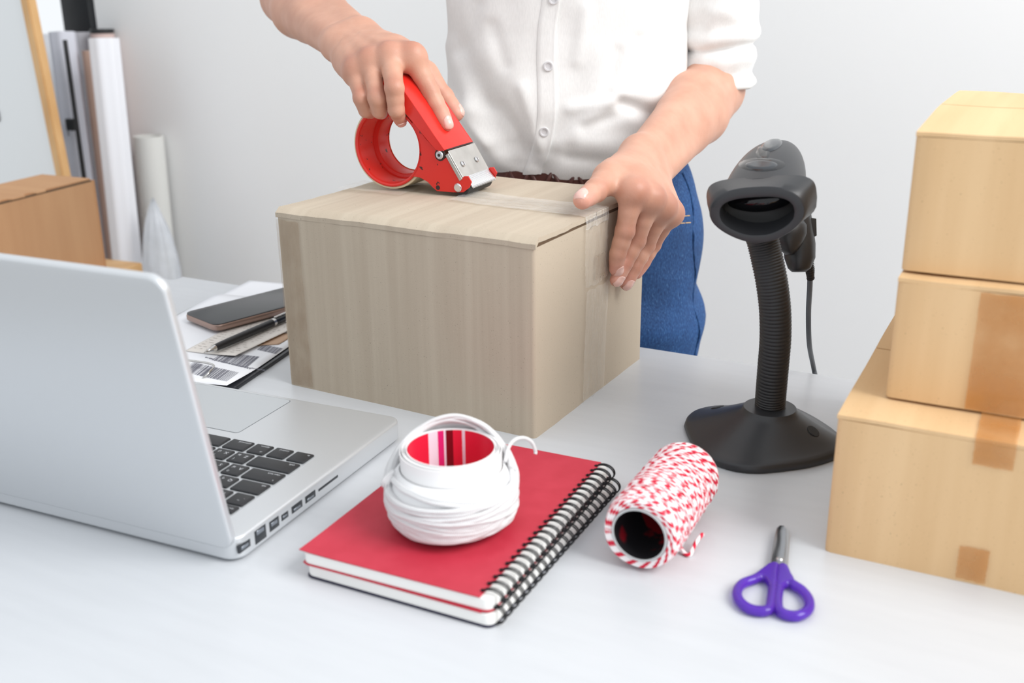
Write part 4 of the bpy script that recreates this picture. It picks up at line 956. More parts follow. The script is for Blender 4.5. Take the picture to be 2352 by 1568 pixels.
# ================================================================== scanner stand
mat('black_satin', (46, 47, 50), 0.38); mat('black_neck', (36, 36, 38), 0.48); mat('black_gloss', (30, 31, 34), 0.12); mat('black_hole', (8, 8, 9), 0.6); mat('smoked_clear', (60, 63, 67), 0.18); mat('grey_cable', (86, 90, 96), 0.5); mat('scan_window', (6, 6, 9), 0.05)
N0 = at(1768, 938, 0.030)
stn = thing('scanner_stand', 'black weighted gooseneck stand carrying the barcode scanner', 'stand', (N0[0], N0[1], TZ)); SR = np.array([N0[0], N0[1], TZ])
front = [(1571, 970, .006), (1578, 1000, .002), (1592, 1030, .001), (1612, 1052, .001), (1640, 1068, .001), (1690, 1083, .001), (1745, 1087, .001), (1810, 1081, .001), (1870, 1071, .001), (1925, 1052, .001)]
back = [(1945, 1020, .004), (1932, 1000, .006), (1905, 968, .010), (1860, 936, .012), (1815, 918, .012), (1755, 912, .013), (1690, 914, .013), (1640, 917, .012), (1600, 930, .010), (1578, 950, .008)]
outl = [at(u, v, z) - SR for u, v, z in front + back]; outl = smooth_path([*outl, outl[0]], 100)[:-1]; no = len(outl)
ctr = np.array([0, 0, 0.0]); rings = []
col_r = 0.0185
def base_z(s): return 0.0065 + 0.0225*(1 - s)**1.25
for (s, z) in ((0.955, 0.0), (0.99, 0.0008), (1.0, 0.003), (0.985, 0.0062)):
    rings.append([(o2[0]*s, o2[1]*s, z) for o2 in outl])
for s in np.linspace(0.95, 0.0, 12):
    ring = []
    for j, o2 in enumerate(outl):
        a = math.atan2(o2[1], o2[0]); t = s; r = np.array([col_r*1.25*math.cos(a), col_r*1.25*math.sin(a)]); p = r*(1 - t) + np.array(o2[:2])*t
        ring.append((p[0], p[1], base_z(s)))
    rings.append(ring)
rings.append([(p[0]*0.93, p[1]*0.93, 0.0315) for p in rings[-1]]); rings.append([(p[0]*0.8, p[1]*0.8, 0.0315) for p in rings[-1]])
bv, bf = loft(rings, cap0=True, cap1=True); sharp(obj('weighted_base', bv, bf, 'black_satin', stn), 50)
bvh = BVHTree.FromPolygons([Vector(p) for p in bv], bf)
def cast(tree, u, v, root):
    h = tree.ray_cast(Vector(CAM - root), Vector(ray(u, v)).normalized()); return (np.array(h[0]), np.array(h[1])) if h[0] is not None else (None, None)
for u, v in ((1648, 935), (1868, 990)):
    p, nv = cast(bvh, u, v, SR)
    if p is not None:
        if nv[2] < 0: nv = -nv
        cyl('screw_hole', p - nv*0.004, p + nv*0.0004, 0.0058, 'black_hole', stn, 24, 0.0003)
d0 = float(px(N0)[2])
npx = [(1768, 944, d0 + .004), (1771, 900, d0 - .004), (1776, 840, d0 - .015), (1781, 775, d0 - .026), (1780, 710, d0 - .035), (1773, 650, d0 - .041), (1762, 595, d0 - .044), (1751, 548, d0 - .046)]
NP = smooth_path([atd(*p) - SR for p in npx], 420); ns = len(NP); ribs = 56
rr_ = [0.0120*(1 + 0.085*math.copysign(abs(math.sin(math.pi*ribs*i/ns))**0.6, 1) - 0.02) for i in range(ns)]
v, f, uvq = tube(NP, rr_, 26); obj('gooseneck', v, f, 'black_neck', stn)
tp = NP[-1]; td = NP[-1] - NP[-12]; td /= np.linalg.norm(td)
sd_ = np.cross(td, -FW); sd_ /= np.linalg.norm(sd_); fd_ = np.cross(sd_, td)
def ringat(c_, rx_, ry_, n=32): return [c_ + rx_*math.cos(2*math.pi*j/n)*sd_ + ry_*math.sin(2*math.pi*j/n)*fd_ for j in range(n)]
v, f = loft([ringat(tp - td*0.002, 0.0124, 0.0124), ringat(tp + td*0.001, 0.0130, 0.0130), ringat(tp + td*0.012, 0.0138, 0.0138), ringat(tp + td*0.0135, 0.0128, 0.0128), ringat(tp + td*0.0125, 0.0105, 0.0105), ringat(tp + td*0.008, 0.004, 0.004)], cap0=True, cap1=True); sharp(obj('cup_collar', v, f, 'black_satin', stn), 40)
v, f = loft([ringat(tp + td*0.0100, 0.0085, 0.0085), ringat(tp + td*0.0150, 0.0070, 0.0070), ringat(tp + td*0.017, 0.003, 0.003)], cap0=True, cap1=True); obj('mount_screw', v, f, 'black_gloss', stn)
NT = tp + SR                                              # top of the neck, world

# ================================================================== barcode scanner
dN = d0 - 0.084
Nf = atd(1738, 492, dN); Tl = atd(1780, 384, d0 - 0.006)        # front ring centre, tail centre
sf = Nf - Tl; SL_ = float(np.linalg.norm(sf)); sf /= SL_
upv = np.array([0, 0, 1.0]) - 0.14*RR; upv -= sf*(upv @ sf); upv /= np.linalg.norm(upv); rtv = np.cross(sf, upv); rtv /= np.linalg.norm(rtv)
if rtv @ RR < 0: rtv = -rtv
scn = thing('barcode_scanner', 'black handheld barcode scanner resting in the gooseneck stand', 'scanner', Nf); SCR = Nf.copy()
def sring(s, up_, w, ht, hb, ex=2.4, n=56, tilt=0.0):
    """section at distance s behind the front ring; ht/hb heights above and below the centre line"""
    out = []
    for j in range(n):
        a = 2*math.pi*j/n; c_, s_ = math.cos(a), math.sin(a)
        x = w*math.copysign(abs(c_)**(2/ex), c_); y = (ht if s_ > 0 else hb)*math.copysign(abs(s_)**(2/ex), s_)
        if s_ < 0: x *= 1 - 0.40*abs(s_)**1.3 if ex > 2.0 else 1
        out.append(-sf*(s + tilt*y) + upv*(up_ + y) + rtv*x)
    return out
hood = [sring(0.016, 0.0, 0.0265, 0.012, 0.014, 2.6), sring(0.004, 0.0, 0.0275, 0.0135, 0.0165, 2.8), sring(0.0, 0.0, 0.0282, 0.0140, 0.0175, 2.8), sring(-0.0006, 0.0, 0.0300, 0.0155, 0.0190, 2.6), sring(0.0, 0.0, 0.0352, 0.0205, 0.0235, 2.5), sring(0.0012, 0.0002, 0.0362, 0.0216, 0.0243, 2.5),
        sring(0.010, 0.0008, 0.0380, 0.0205, 0.0235, 3.0), sring(0.022, 0.0012, 0.0420, 0.0195, 0.0225, 4.0), sring(0.0245, 0.0012, 0.0420, 0.0196, 0.0222, 4.2), sring(0.0255, 0.0012, 0.0405, 0.0182, 0.0210, 4.0), sring(0.026, 0.0012, 0.0300, 0.0145, 0.0180, 2.5)]
hv, hf = loft([[np.array(p) for p in r] for r in hood]); sharp(obj('hood', hv, hf, 'black_satin', scn), 40)
v, f = loft([sring(0.006, -0.0005, 0.0275, 0.0132, 0.0165, 2.8), sring(0.0165, -0.0005, 0.0262, 0.0118, 0.0138, 2.6)], cap1=True); obj('scan_recess', v, f, 'black_hole', scn)
v, f = loft([sring(0.0150, 0.0035, 0.024, 0.0078, 0.008, 2.6), sring(0.0158, 0.0035, 0.024, 0.0078, 0.008, 2.6)], cap0=True, cap1=True); obj('scan_window', v, f, 'scan_window', scn)
LB_ = SL_ + 0.012
body = []
for t in np.linspace(0, 1, 22):
    s = 0.020 + (LB_ + 0.018 - 0.020)*t; k = math.sqrt(max(0.0, 1 - (max(0, t - 0.04)/0.96)**2.0)); k = max(k, 0.02)
    body.append(sring(s, 0.002 + 0.006*t, 0.0318*k, 0.0190*k + 0.003*math.sin(math.pi*t), 0.019*k, 2.2))
v, f = loft([[np.array(p) for p in r] for r in body], cap0=True, cap1=True); sharp(obj('body_shell', v, f, 'black_satin', scn), 60); bvs = BVHTree.FromPolygons([Vector(p) for p in v], f)
# raised oval badge and smoked indicator lens on the top of the shell
def patch(name, pts, mt, off, parent, n=18, rmin=0.0):
    c_ = np.mean(pts, axis=0); V, Fc = [], []; m_ = len(pts); K = 7; prev = None
    for k in range(K + 1):
        for (u, v_2) in pts:
            q = np.array([u, v_2]); q = c_ + (q - c_)*(1 - k/K*0.995); p, nv = cast(bvs, q[0], q[1], SCR)
            if p is None: p, nv = (prev if prev else (np.zeros(3), upv))
            if nv @ (CAM - SCR) < 0: nv = -nv
            prev = (p, nv); V.append(p + nv*off*min(1.0, 0.1 + k*0.6))
    for k in range(K):
        for j in range(m_): j2 = (j+1) % m_; Fc.append((k*m_ + j, k*m_ + j2, (k+1)*m_ + j2, (k+1)*m_ + j))
    Fc.append(tuple(K*m_ + j for j in range(m_))); return obj(name, V, Fc, mt, parent)
def ell(cx, cy, a, b, rot=0.0, n=28): return [(cx + a*math.cos(t)*math.cos(rot) - b*math.sin(t)*math.sin(rot), cy + a*math.cos(t)*math.sin(rot) + b*math.sin(t)*math.cos(rot)) for t in np.linspace(0, 2*math.pi, n, endpoint=False)]
patch('trim_oval', ell(1750, 378, 54, 16), 'black_gloss', 0.0006, scn); patch('badge', ell(1749, 380, 40, 11), 'smoked_clear', 0.0014, scn)
patch('trim_neck', [(1738, 366), (1736, 350), (1741, 338), (1760, 332), (1772, 338), (1768, 350), (1764, 366)], 'black_gloss', 0.0006, scn)
patch('indicator_lens', ell(1772, 334, 26, 13, -0.35), 'smoked_clear', 0.0016, scn)
# handle behind the neck
hp = [(1812, 440, d0 + .016, .0150, .0125), (1824, 480, d0 + .018, .0135, .0125), (1832, 520, d0 + .018, .0130, .0125), (1836, 560, d0 + .016, .0135, .0125), (1837, 592, d0 + .014, .0130, .0115), (1836, 616, d0 + .012, .0095, .0085), (1835, 624, d0 + .012, .0060, .0055)]
rings = []
for u, v_2, d_2, a, b in hp:
    c_ = atd(u, v_2, d_2) - SCR; rings.append([c_ + a*math.cos(2*math.pi*j/32)*RR - b*math.sin(2*math.pi*j/32)*FW for j in range(32)])
v, f = loft(rings, cap0=True, cap1=True); sharp(obj('handle', v, f, 'black_satin', scn), 50)
# spoon-shaped trigger in front of the handle
tr = []
for u, v_2, w, d_2 in ((1818, 500, .0100, .002), (1818, 515, .0140, -.001), (1817, 535, .0142, -.003), (1816, 555, .0118, -.002), (1815, 572, .0080, .000), (1815, 584, .003, .003)):
    c_ = atd(u, v_2, d0 + d_2) - SCR; tr.append([c_ + w*math.cos(2*math.pi*j/24)*RR - 0.0035*math.sin(2*math.pi*j/24)*FW + (0.004*math.cos(2*math.pi*j/24)**2)*FW for j in range(24)])
v, f = loft(tr, cap0=True, cap1=True); sharp(obj('trigger', v, f, 'black_satin', scn), 60)
br = [atd(u, v_2, d0 + .012) - SCR for u, v_2 in ((1862, 500), (1875, 502), (1876, 541), (1866, 546), (1854, 549), (1853, 536), (1862, 532))]
V = [p for p in br] + [p + FW*0.012 for p in br]; nb_ = len(br); Fc = [tuple(range(nb_ - 1, -1, -1)), tuple(range(nb_, 2*nb_))] + [(i, (i+1) % nb_, nb_ + (i+1) % nb_, nb_ + i) for i in range(nb_)]
sharp(obj('rest_hook', V, Fc, 'black_satin', scn), 20)
# strain relief and cable over the far desk edge
cpx = [(1858, 596, d0 + .020), (1860, 618, d0 + .022), (1862, 640, d0 + .03)]
P = smooth_path([atd(*p) - SCR for p in cpx], 30); v, f, uvq = tube(P, [0.0040 + 0.0008*math.sin(i*2.2) - 0.00004*i for i in range(len(P))], 14); obj('strain_relief', v, f, 'black_neck', scn)
cab = [atd(1861, 622, d0 + .022), atd(1860, 660, d0 + .045), atd(1857, 720, d0 + .085), atd(1859, 790, d0 + .12), aty(1868, 840, 1.045), aty(1874, 870, 1.05), aty(1884, 930, 1.06), aty(1890, 1010, 1.08)]
P = smooth_path([p - SCR for p in cab], 80); v, f, uvq = tube(P, 0.0024, 12); obj('cable', v, f, 'grey_cable', scn)
# fork of the stand that cradles the head from behind
for sgn in (-1, 1):
    a = NT - SR + td*0.008 + sd_*sgn*0.0095; b = a + td*0.010 + sd_*sgn*0.0015 + FW*0.004; c_ = b + td*0.008 + FW*0.012
    P = smooth_path([a, b, c_], 12); v, f, uvq = tube(P, [0.0036]*len(P), 10); obj('cradle_arm', v, f, 'black_satin', stn)

# ================================================================== person
m = mat('skin', (214, 160, 134), 0.48, sss=0.12)
at_r = N(m, 'ShaderNodeAttribute'); at_r.attribute_name = 'tint'; sp = N(m, 'ShaderNodeSeparateColor'); L(m, at_r.outputs['Color'], sp.inputs[0])
v_ = coords(m, (1, 1, 1)); n1 = N(m, 'ShaderNodeTexNoise'); n1.inputs['Scale'].default_value = 45; n1.inputs['Detail'].default_value = 4; L(m, v_, n1.inputs['Vector'])
base_c = ramp(m, n1.outputs['Fac'], [(0.3, lin((197, 146, 123))), (0.7, lin((210, 161, 138)))])
c_a = mixc(m, sp.outputs[0], base_c, lin((172, 106, 86))); c_b = mixc(m, sp.outputs[1], c_a, lin((226, 150, 140))); L(m, c_b, bsdf(m).inputs['Base Color'])
vo_ = N(m, 'ShaderNodeTexNoise'); vo_.inputs['Scale'].default_value = 330; vo_.inputs['Detail'].default_value = 3; vo_.inputs['Distortion'].default_value = 1.6; L(m, v_, vo_.inputs['Vector'])
n2 = N(m, 'ShaderNodeTexNoise'); n2.inputs['Scale'].default_value = 700; n2.inputs['Detail'].default_value = 2; L(m, v_, n2.inputs['Vector'])
mu = N(m, 'ShaderNodeMath', operation='MULTIPLY'); L(m, vo_.outputs['Fac'], mu.inputs[0]); L(m, sp.outputs[2], mu.inputs[1])
ad = N(m, 'ShaderNodeMath', operation='MULTIPLY_ADD'); L(m, mu.outputs[0], ad.inputs[0]); ad.inputs[1].default_value = 0.75; m3 = N(m, 'ShaderNodeMath', operation='MULTIPLY'); L(m, n2.outputs['Fac'], m3.inputs[0]); m3.inputs[1].default_value = 0.22; L(m, m3.outputs[0], ad.inputs[2])
bump(m, ad.outputs[0], 0.5, 0.0010)
mat('nail', (230, 186, 174), 0.22, coat=0.3)
m = mat('shirt_cotton', (232, 230, 226), 0.92)
v_ = coords(m, (1, 1, 1)); w1 = N(m, 'ShaderNodeTexNoise'); w1.inputs['Scale'].default_value = 1; w1.inputs['Detail'].default_value = 2; mp = N(m, 'ShaderNodeMapping'); mp.inputs['Scale'].default_value = (900, 900, 160); L(m, v_, mp.inputs['Vector']); L(m, mp.outputs['Vector'], w1.inputs['Vector'])
L(m, ramp(m, w1.outputs['Fac'], [(0.3, lin((233, 233, 232))), (0.7, lin((240, 240, 239)))]), bsdf(m).inputs['Base Color']); bump(m, w1.outputs['Fac'], 0.18, 0.0006)
m = mat('denim', (44, 92, 152), 0.85)
v_ = coords(m, (1, 1, 1)); w1 = N(m, 'ShaderNodeTexNoise'); w1.inputs['Scale'].default_value = 1; w1.inputs['Detail'].default_value = 3; mp = N(m, 'ShaderNodeMapping'); mp.inputs['Scale'].default_value = (700, 700, 260); L(m, v_, mp.inputs['Vector']); L(m, mp.outputs['Vector'], w1.inputs['Vector'])
w2 = N(m, 'ShaderNodeTexNoise'); w2.inputs['Scale'].default_value = 9; w2.inputs['Detail'].default_value = 3; L(m, v_, w2.inputs['Vector'])
cA = ramp(m, w1.outputs['Fac'], [(0.32, lin((22, 56, 106))), (0.62, lin((40, 84, 138))), (0.78, lin((92, 130, 172)))]); cB = ramp(m, w2.outputs['Fac'], [(0.35, (0.75, 0.75, 0.75, 1)), (0.65, (1.15, 1.15, 1.15, 1))]); L(m, mixc(m, 1.0, cA, cB, 'MULTIPLY'), bsdf(m).inputs['Base Color']); bump(m, w1.outputs['Fac'], 0.25, 0.0006)
mat('thread_tan', (206, 170, 120), 0.8); mat('belt_leather', (78, 40, 34), 0.45); mat('shirt_button', (212, 211, 213), 0.25); mat('shoe_white', (225, 225, 222), 0.6); mat('hair_dark', (32, 26, 24), 0.5)

PC = atd(1302, 200, 1.262)
LX = np.array([0.955, 0.297, 0.0]); LX /= np.linalg.norm(LX); FY = np.array([LX[1], -LX[0], 0.0])       # person's left, facing
PR = np.array([PC[0], PC[1], 0.0])
person = thing('person', 'person in an off-white rolled-sleeve shirt and blue jeans taping the carton', 'person', PR)
def pp(l, f_, z): return PR + LX*l + FY*f_ + np.array([0, 0, z])

def unit(v): v = np.asarray(v, float); return v / (np.linalg.norm(v) + 1e-12)
NAILS = []
def build_arm(E_, W_, S_, fingers, thumb, dorsal, lat, h=0.00125):
    """forearm + hand as one distance field. fingers: list of (MCP,PIP,DIP,TIP), index first"""
    dorsal = unit(dorsal); lat = unit(lat)
    allp = np.array([E_, W_, S_] + [p for f_ in fingers for p in f_] + list(thumb))
    F = Field(allp.min(0) - 0.048, allp.max(0) + 0.048, h)
    fx = unit(W_ - E_); la = unit(lat - fx*(lat @ fx)); da = unit(np.cross(la, fx)); da = da if da @ dorsal > 0 else -da
    M1 = E_ + (W_ - E_)*0.30
    for s in (-1, 1):
        F.add([(W_ + la*s*0.0125, M1 + la*s*0.0130, 0.0160, 0.0245)], 0.016, 0.03)
        F.add([(M1 + la*s*0.0130, E_ + la*s*0.010, 0.0245, 0.0240)], 0.016, 0.03)
    F.add([(E_, S_, 0.0320, 0.0350)], 0.02, 0.03)
    F.add([(E_ + (W_-E_)*0.15, E_ + (W_-E_)*0.5, 0.029, 0.025)], 0.02, 0.03)
    # palm
    n = len(fingers)
    for i, f_ in enumerate(fingers):
        off = la*(0.0145 - 0.0097*i) if True else 0
        w0 = W_ + off; mid = w0*0.5 + f_[0]*0.5
        F.add([(w0, f_[0], 0.0142, 0.0104)], 0.012, 0.024)
        F.add([(mid - da*0.006, f_[0] - da*0.004, 0.0125, 0.0098)], 0.012, 0.024)
    for i in range(n-1): F.add([(fingers[i][0], fingers[i+1][0], 0.0103, 0.0100)], 0.008, 0.02)
    # thumb base (thenar) and web
    F.add([(W_ + la*0.012 - da*0.004, thumb[1], 0.0158, 0.0126)], 0.012, 0.024)
    F.add([(thumb[0]*0.35 + thumb[1]*0.65, fingers[0][0]*0.7 + W_*0.3, 0.0098, 0.0100)], 0.014, 0.024)
    # knuckles and tendons
    for i, f_ in enumerate(fingers):
        kd = unit(da*0.8 + unit(f_[0] - W_)*0.3)
        F.add([(f_[0] + kd*0.0045, f_[0] + kd*0.0046, 0.0085, 0.0085)], 0.006, 0.02)
        a = W_ + la*(0.008 - 0.0055*i) + da*0.0125; F.add([(a*0.75 + f_[0]*0.25, f_[0] + da*0.0085, 0.0030, 0.0032)], 0.005, 0.02)
    palm = F.F.copy(); out = F.F
    info = []
    radii = [(0.0102, 0.0087, 0.0076, 0.0063), (0.0104, 0.0089, 0.0077, 0.0064), (0.0100, 0.0085, 0.0073, 0.0061), (0.0091, 0.0076, 0.0066, 0.0055)]
    chains = [(f_, r_, 0.006) for f_, r_ in zip(fingers, radii)] + [(thumb[1:], (0.0128, 0.0104, 0.0084), 0.009)]
    for f_, r_, kk2 in chains:
        P_ = np.array(f_); lo = P_.min(0) - 0.032; hi = P_.max(0) + 0.032; sl_, G = F.block(lo, hi); d = None
        pts = list(zip(f_, r_)); segs = []
        for (a, ra), (b, rb) in zip(pts[:-1], pts[1:]):
            mid = (a + b)/2; rm = (ra + rb)/2*0.97; segs += [(a, mid, ra, rm), (mid, b, rm, rb)]
        for s_ in segs:
            q = rcone(G, *s_); d = q if d is None else smin(d, q, 0.0025)
        # rounder joint on the back of the middle knuckle, soft pad on the tip
        d = smin(d, rcone(G, f_[1] + da*0.0007, f_[1] + da*0.0008, r_[1]*0.99, r_[1]*0.99), 0.002)
        fi = smin(palm[sl_], d, kk2); out[sl_] = smin(out[sl_], fi, 0.0012)
        info.append((f_, r_))
    F.F = out
    V, Q = F.mesh(2, lambda X: np.clip((0.93 - (X - E_) @ fx / np.linalg.norm(W_ - E_))/0.10, 0, 1))
    red = np.zeros(len(V)); tip = np.zeros(len(V)); cre = np.zeros(len(V))
    for f_, r_ in info:
        for q, w in ((f_[1], 0.0065), (f_[-2], 0.0048)):
            dd = np.linalg.norm(V - (q + da*0.004), axis=1); g = np.exp(-(dd/w/1.25)**2); cre = np.maximum(cre, g); red = np.maximum(red, 0.80*g)
        dd = np.linalg.norm(V - f_[-1], axis=1); tip = np.maximum(tip, 0.55*np.exp(-(dd/0.011)**2))
    for f_ in fingers:
        dd = np.linalg.norm(V - (f_[0] + da*0.008), axis=1); red = np.maximum(red, 0.75*np.exp(-(dd/0.012)**2))
    return F, V, Q, red, tip, cre
def add_nail(F, dip, tip_, nrm, r, w=0.0054, ln=0.0062, back=0.25):
    f_ = unit(tip_ - dip); n_ = unit(nrm - f_*(nrm @ f_)); l_ = np.cross(f_, n_); c_ = tip_ + f_*(r*0.40 - ln*0.35); V, Fc = [], []; K = 8
    for i in range(K+1):
        for j in range(K+1):
            u = -1 + 2*j/K; v = -1 + 2*i/K; ww = w*math.sqrt(max(0.0, 1 - 0.30*max(0, -v)**3))*(1 - 0.16*max(0, v)**3)
            arc = 1 - 0.25*u*u if v > 0 else 1 - 0.35*u*u
            p0 = c_ + l_*u*ww + f_*v*ln*arc; p = F.trace(p0 + n_*0.013, -n_, 0.024, 0.0)
            sx_ = max(0.0, (p0 - tip_) @ f_); ex_ = math.sqrt(max(r*r - (u*ww)**2*0.8 - sx_*sx_, (0.35*r)**2)); hq = (p - p0) @ n_; p = p0 + n_*min(max(hq, ex_ - 0.0010), ex_ + 0.0010)
            V.append(p + n_*(0.0009 - 0.0005*abs(u)**3) - PR)
    for i in range(K):
        for j in range(K): a = i*(K+1) + j; Fc.append((a, a+1, a+K+2, a+K+1))
    o_ = len(V); V += [p - n_*0.0016 for p in V]; NAILS.append((V, Fc + [(a+o_, d+o_, c+o_, b+o_) for a, b, c, d in Fc] + [(j+1, j, o_+j, o_+j+1) for j in range(K)] + [((K*(K+1))+j, (K*(K+1))+j+1, o_+(K*(K+1))+j+1, o_+(K*(K+1))+j) for j in range(K)] + [(i*(K+1), (i+1)*(K+1), o_+(i+1)*(K+1), o_+i*(K+1)) for i in range(K)] + [((i+1)*(K+1)+K, i*(K+1)+K, o_+i*(K+1)+K, o_+(i+1)*(K+1)+K) for i in range(K)]))

# --- left hand, steadying the carton
def face(u, v, off):
    d = ray(u, v); P0 = BO + ba*(BL + off); t = ((P0 - CAM) @ ba) / (d @ ba); return CAM + t*d
LE = atd(1642, 200, 1.258); LWr = atd(1484, 380, 1.058); LS = pp(0.156, 0.0, 1.315)
LFing = [[atd(1453, 440, 0.972), face(1435, 531, 0.0165), face(1419, 583, 0.0115), face(1414, 617, 0.0088)],
         [atd(1492, 456, 0.986), face(1460, 553, 0.0180), face(1434, 605, 0.0125), face(1416, 643, 0.0090)],
         [atd(1520, 474, 1.003), face(1483, 564, 0.0175), face(1456, 616, 0.0122), face(1438, 652, 0.0086)],
         [atd(1538, 490, 1.022), face(1499, 562, 0.0165), face(1478, 602, 0.0115), face(1463, 628, 0.0078)]]
LTh = [atd(1430, 392, 1.02), atd(1397, 409, 0.985), atd(1367, 438, 0.957), atd(1338, 459, 0.937)]
FL, VL, QL, r1_, t1_, c1_ = build_arm(LE, LWr, LE + (LS - LE)*0.5, LFing, LTh, ba*0.6 - FW*0.7 + UU*0.3, (LFing[0][0] - LFing[3][0]))
for i, f_ in enumerate(LFing[:3]): add_nail(FL, f_[2], f_[3], ba*0.80 - FW*0.30 + RR*0.1, 0.0064, 0.0047, 0.0058)
add_nail(FL, LTh[2], LTh[3], UU*0.9 - FW*0.25 - RR*0.1, 0.0084, 0.0062, 0.0064)

# --- right hand, gripping the dispenser
RE = atd(668, -8, 1.315); RWr = atd(803, 92, 1.105); RS = pp(-0.168, 0.0, 1.315)
RFing = [[aty(948, 131, 0.903), aty(989, 212, 0.907), aty(1013, 258, 0.905), aty(1027, 286, 0.901)],
         [aty(897, 131, 0.893), aty(906, 203, 0.866), aty(910, 252, 0.868), aty(920, 276, 0.882)],
         [aty(852, 145, 0.888), aty(866, 226, 0.865), aty(871, 254, 0.872), aty(876, 260, 0.890)],
         [aty(818, 165, 0.884), aty(830, 226, 0.866), aty(840, 254, 0.872), aty(852, 260, 0.887)]]
RTh = [atd(880, 110, 1.10), aty(975, 172, 0.945), aty(1019, 224, 0.950), aty(1047, 260, 0.946)]
FR, VR, QR, r2_, t2_, c2_ = build_arm(RE, RWr, RE + (RS - RE)*0.45, RFing, RTh, UU*0.75 - FW*0.65, (RFing[0][0] - RFing[3][0]))
add_nail(FR, RFing[0][2], RFing[0][3], UU*0.5 - FW*0.8 + RR*0.35, 0.0063, 0.0050, 0.0058)
add_nail(FR, RFing[1][2], RFing[1][3], -UU*0.5 - FW*0.8 + RR*0.2, 0.0064, 0.0046, 0.0050)
add_nail(FR, RTh[2], RTh[3], UU*0.5 + RR*0.8 - FW*0.1, 0.0084, 0.0056, 0.0064)

# --- the rest of the body, mostly under the clothes
FB = Field(PR + np.array([-0.42, -0.30, 0.02]), PR + np.array([0.42, 0.34, 1.74]), 0.008)
def bp_(a, b, ra, rb, k=0.04): FB.add([(pp(*a), pp(*b), ra, rb)], k, 0.06)
for s in (-1, 1):
    bp_((s*0.070, 0, 0.84), (s*0.085, 0.01, 0.48), 0.066, 0.046); bp_((s*0.085, 0.01, 0.48), (s*0.085, -0.02, 0.09), 0.045, 0.033); bp_((s*0.085, -0.03, 0.06), (s*0.09, 0.10, 0.055), 0.032, 0.028)
    bp_((s*0.050, 0, 0.88), (s*0.046, 0, 1.08), 0.062, 0.060); bp_((s*0.05, 0.005, 1.08), (s*0.07, 0.01, 1.24), 0.062, 0.072); bp_((s*0.07, 0.0, 1.24), (s*0.13, 0, 1.315), 0.070, 0.042)
    bp_((s*0.15, 0, 1.315), (s*0.168, 0, 1.31), 0.042, 0.042)
bp_((0, -0.01, 1.33), (0, 0.015, 1.47), 0.055, 0.046, 0.03)
FB.add([(LS, LE + (LS - LE)*0.35, 0.046, 0.038), (RS, RE + (RS - RE)*0.35, 0.046, 0.038)], 0.03, 0.06)
# head: skull, jaw, nose, ears
bp_((0, 0.00, 1.575), (0, 0.015, 1.585), 0.082, 0.082, 0.02); bp_((0, 0.045, 1.51), (0, 0.055, 1.525), 0.046, 0.05, 0.03); bp_((0, 0.088, 1.565), (0, 0.104, 1.545), 0.009, 0.012, 0.012); bp_((-0.018, 0.092, 1.515), (0.018, 0.092, 1.515), 0.008, 0.008, 0.008)
for s in (-1, 1): bp_((s*0.082, 0.0, 1.545), (s*0.086, -0.004, 1.58), 0.010, 0.014, 0.008)
VB, QB = FB.mesh(1)
allV = np.concatenate([VL, VR, VB]) - PR; allQ = np.concatenate([QL, QR + len(VL), QB + len(VL) + len(VR)])
me = np_mesh('body', allV, allQ); z_ = np.zeros(len(VB))
colr = np.stack([np.concatenate([r1_, r2_, z_]), np.concatenate([t1_, t2_, z_]), np.concatenate([c1_, c2_, z_]), np.ones(len(allV))], 1).astype(np.float32)
ca_ = me.color_attributes.new('tint', 'FLOAT_COLOR', 'POINT'); ca_.data.foreach_set('color', colr.ravel())
body_o = link('body', me, 'skin', person)
for V, Fc in NAILS: obj('fingernail', V, Fc, 'nail', body_o)
mat('eye_white', (235, 235, 232), 0.2); mat('iris', (50, 34, 26), 0.2); mat('lips', (190, 104, 98), 0.5)
for s in (-1, 1):
    c_ = pp(s*0.031, 0.079, 1.582) - PR; v, f = lathe([(0.0001, -0.011), (0.007, -0.0085), (0.0105, -0.003), (0.0105, 0.003), (0.007, 0.0085), (0.0001, 0.011)], 16, c_); obj('eye', v, f, 'eye_white', body_o)
    q = c_ + FY*0.0088; cyl('iris', q, q + FY*0.002, 0.0048, 'iris', body_o, 16, 0.0006)
FH = Field(PR + np.array([-0.16, -0.18, 1.40]), PR + np.array([0.16, 0.16, 1.74]), 0.006)
for a, b, ra, rb in (((0, -0.012, 1.60), (0, 0.0, 1.605), 0.088, 0.086), ((0, -0.05, 1.56), (0, -0.055, 1.47), 0.062, 0.05), ((0.05, -0.03, 1.57), (0.055, -0.035, 1.47), 0.045, 0.03), ((-0.05, -0.03, 1.57), (-0.055, -0.035, 1.47), 0.045, 0.03)): FH.add([(pp(*a), pp(*b), ra, rb)], 0.03, 0.05)
sl_, G = FH.block(FH.lo, FH.lo + FH.h*(FH.n - 1)); fc_ = ((G - PR.astype(np.float32)) @ FY.astype(np.float32)); zz_ = G[..., 2]; FH.F = np.maximum(FH.F, np.minimum(fc_ - 0.052, 1.655 - zz_))
V, Q = FH.mesh(1); link('hair', np_mesh('hair', V - PR, Q), 'hair_dark', person)

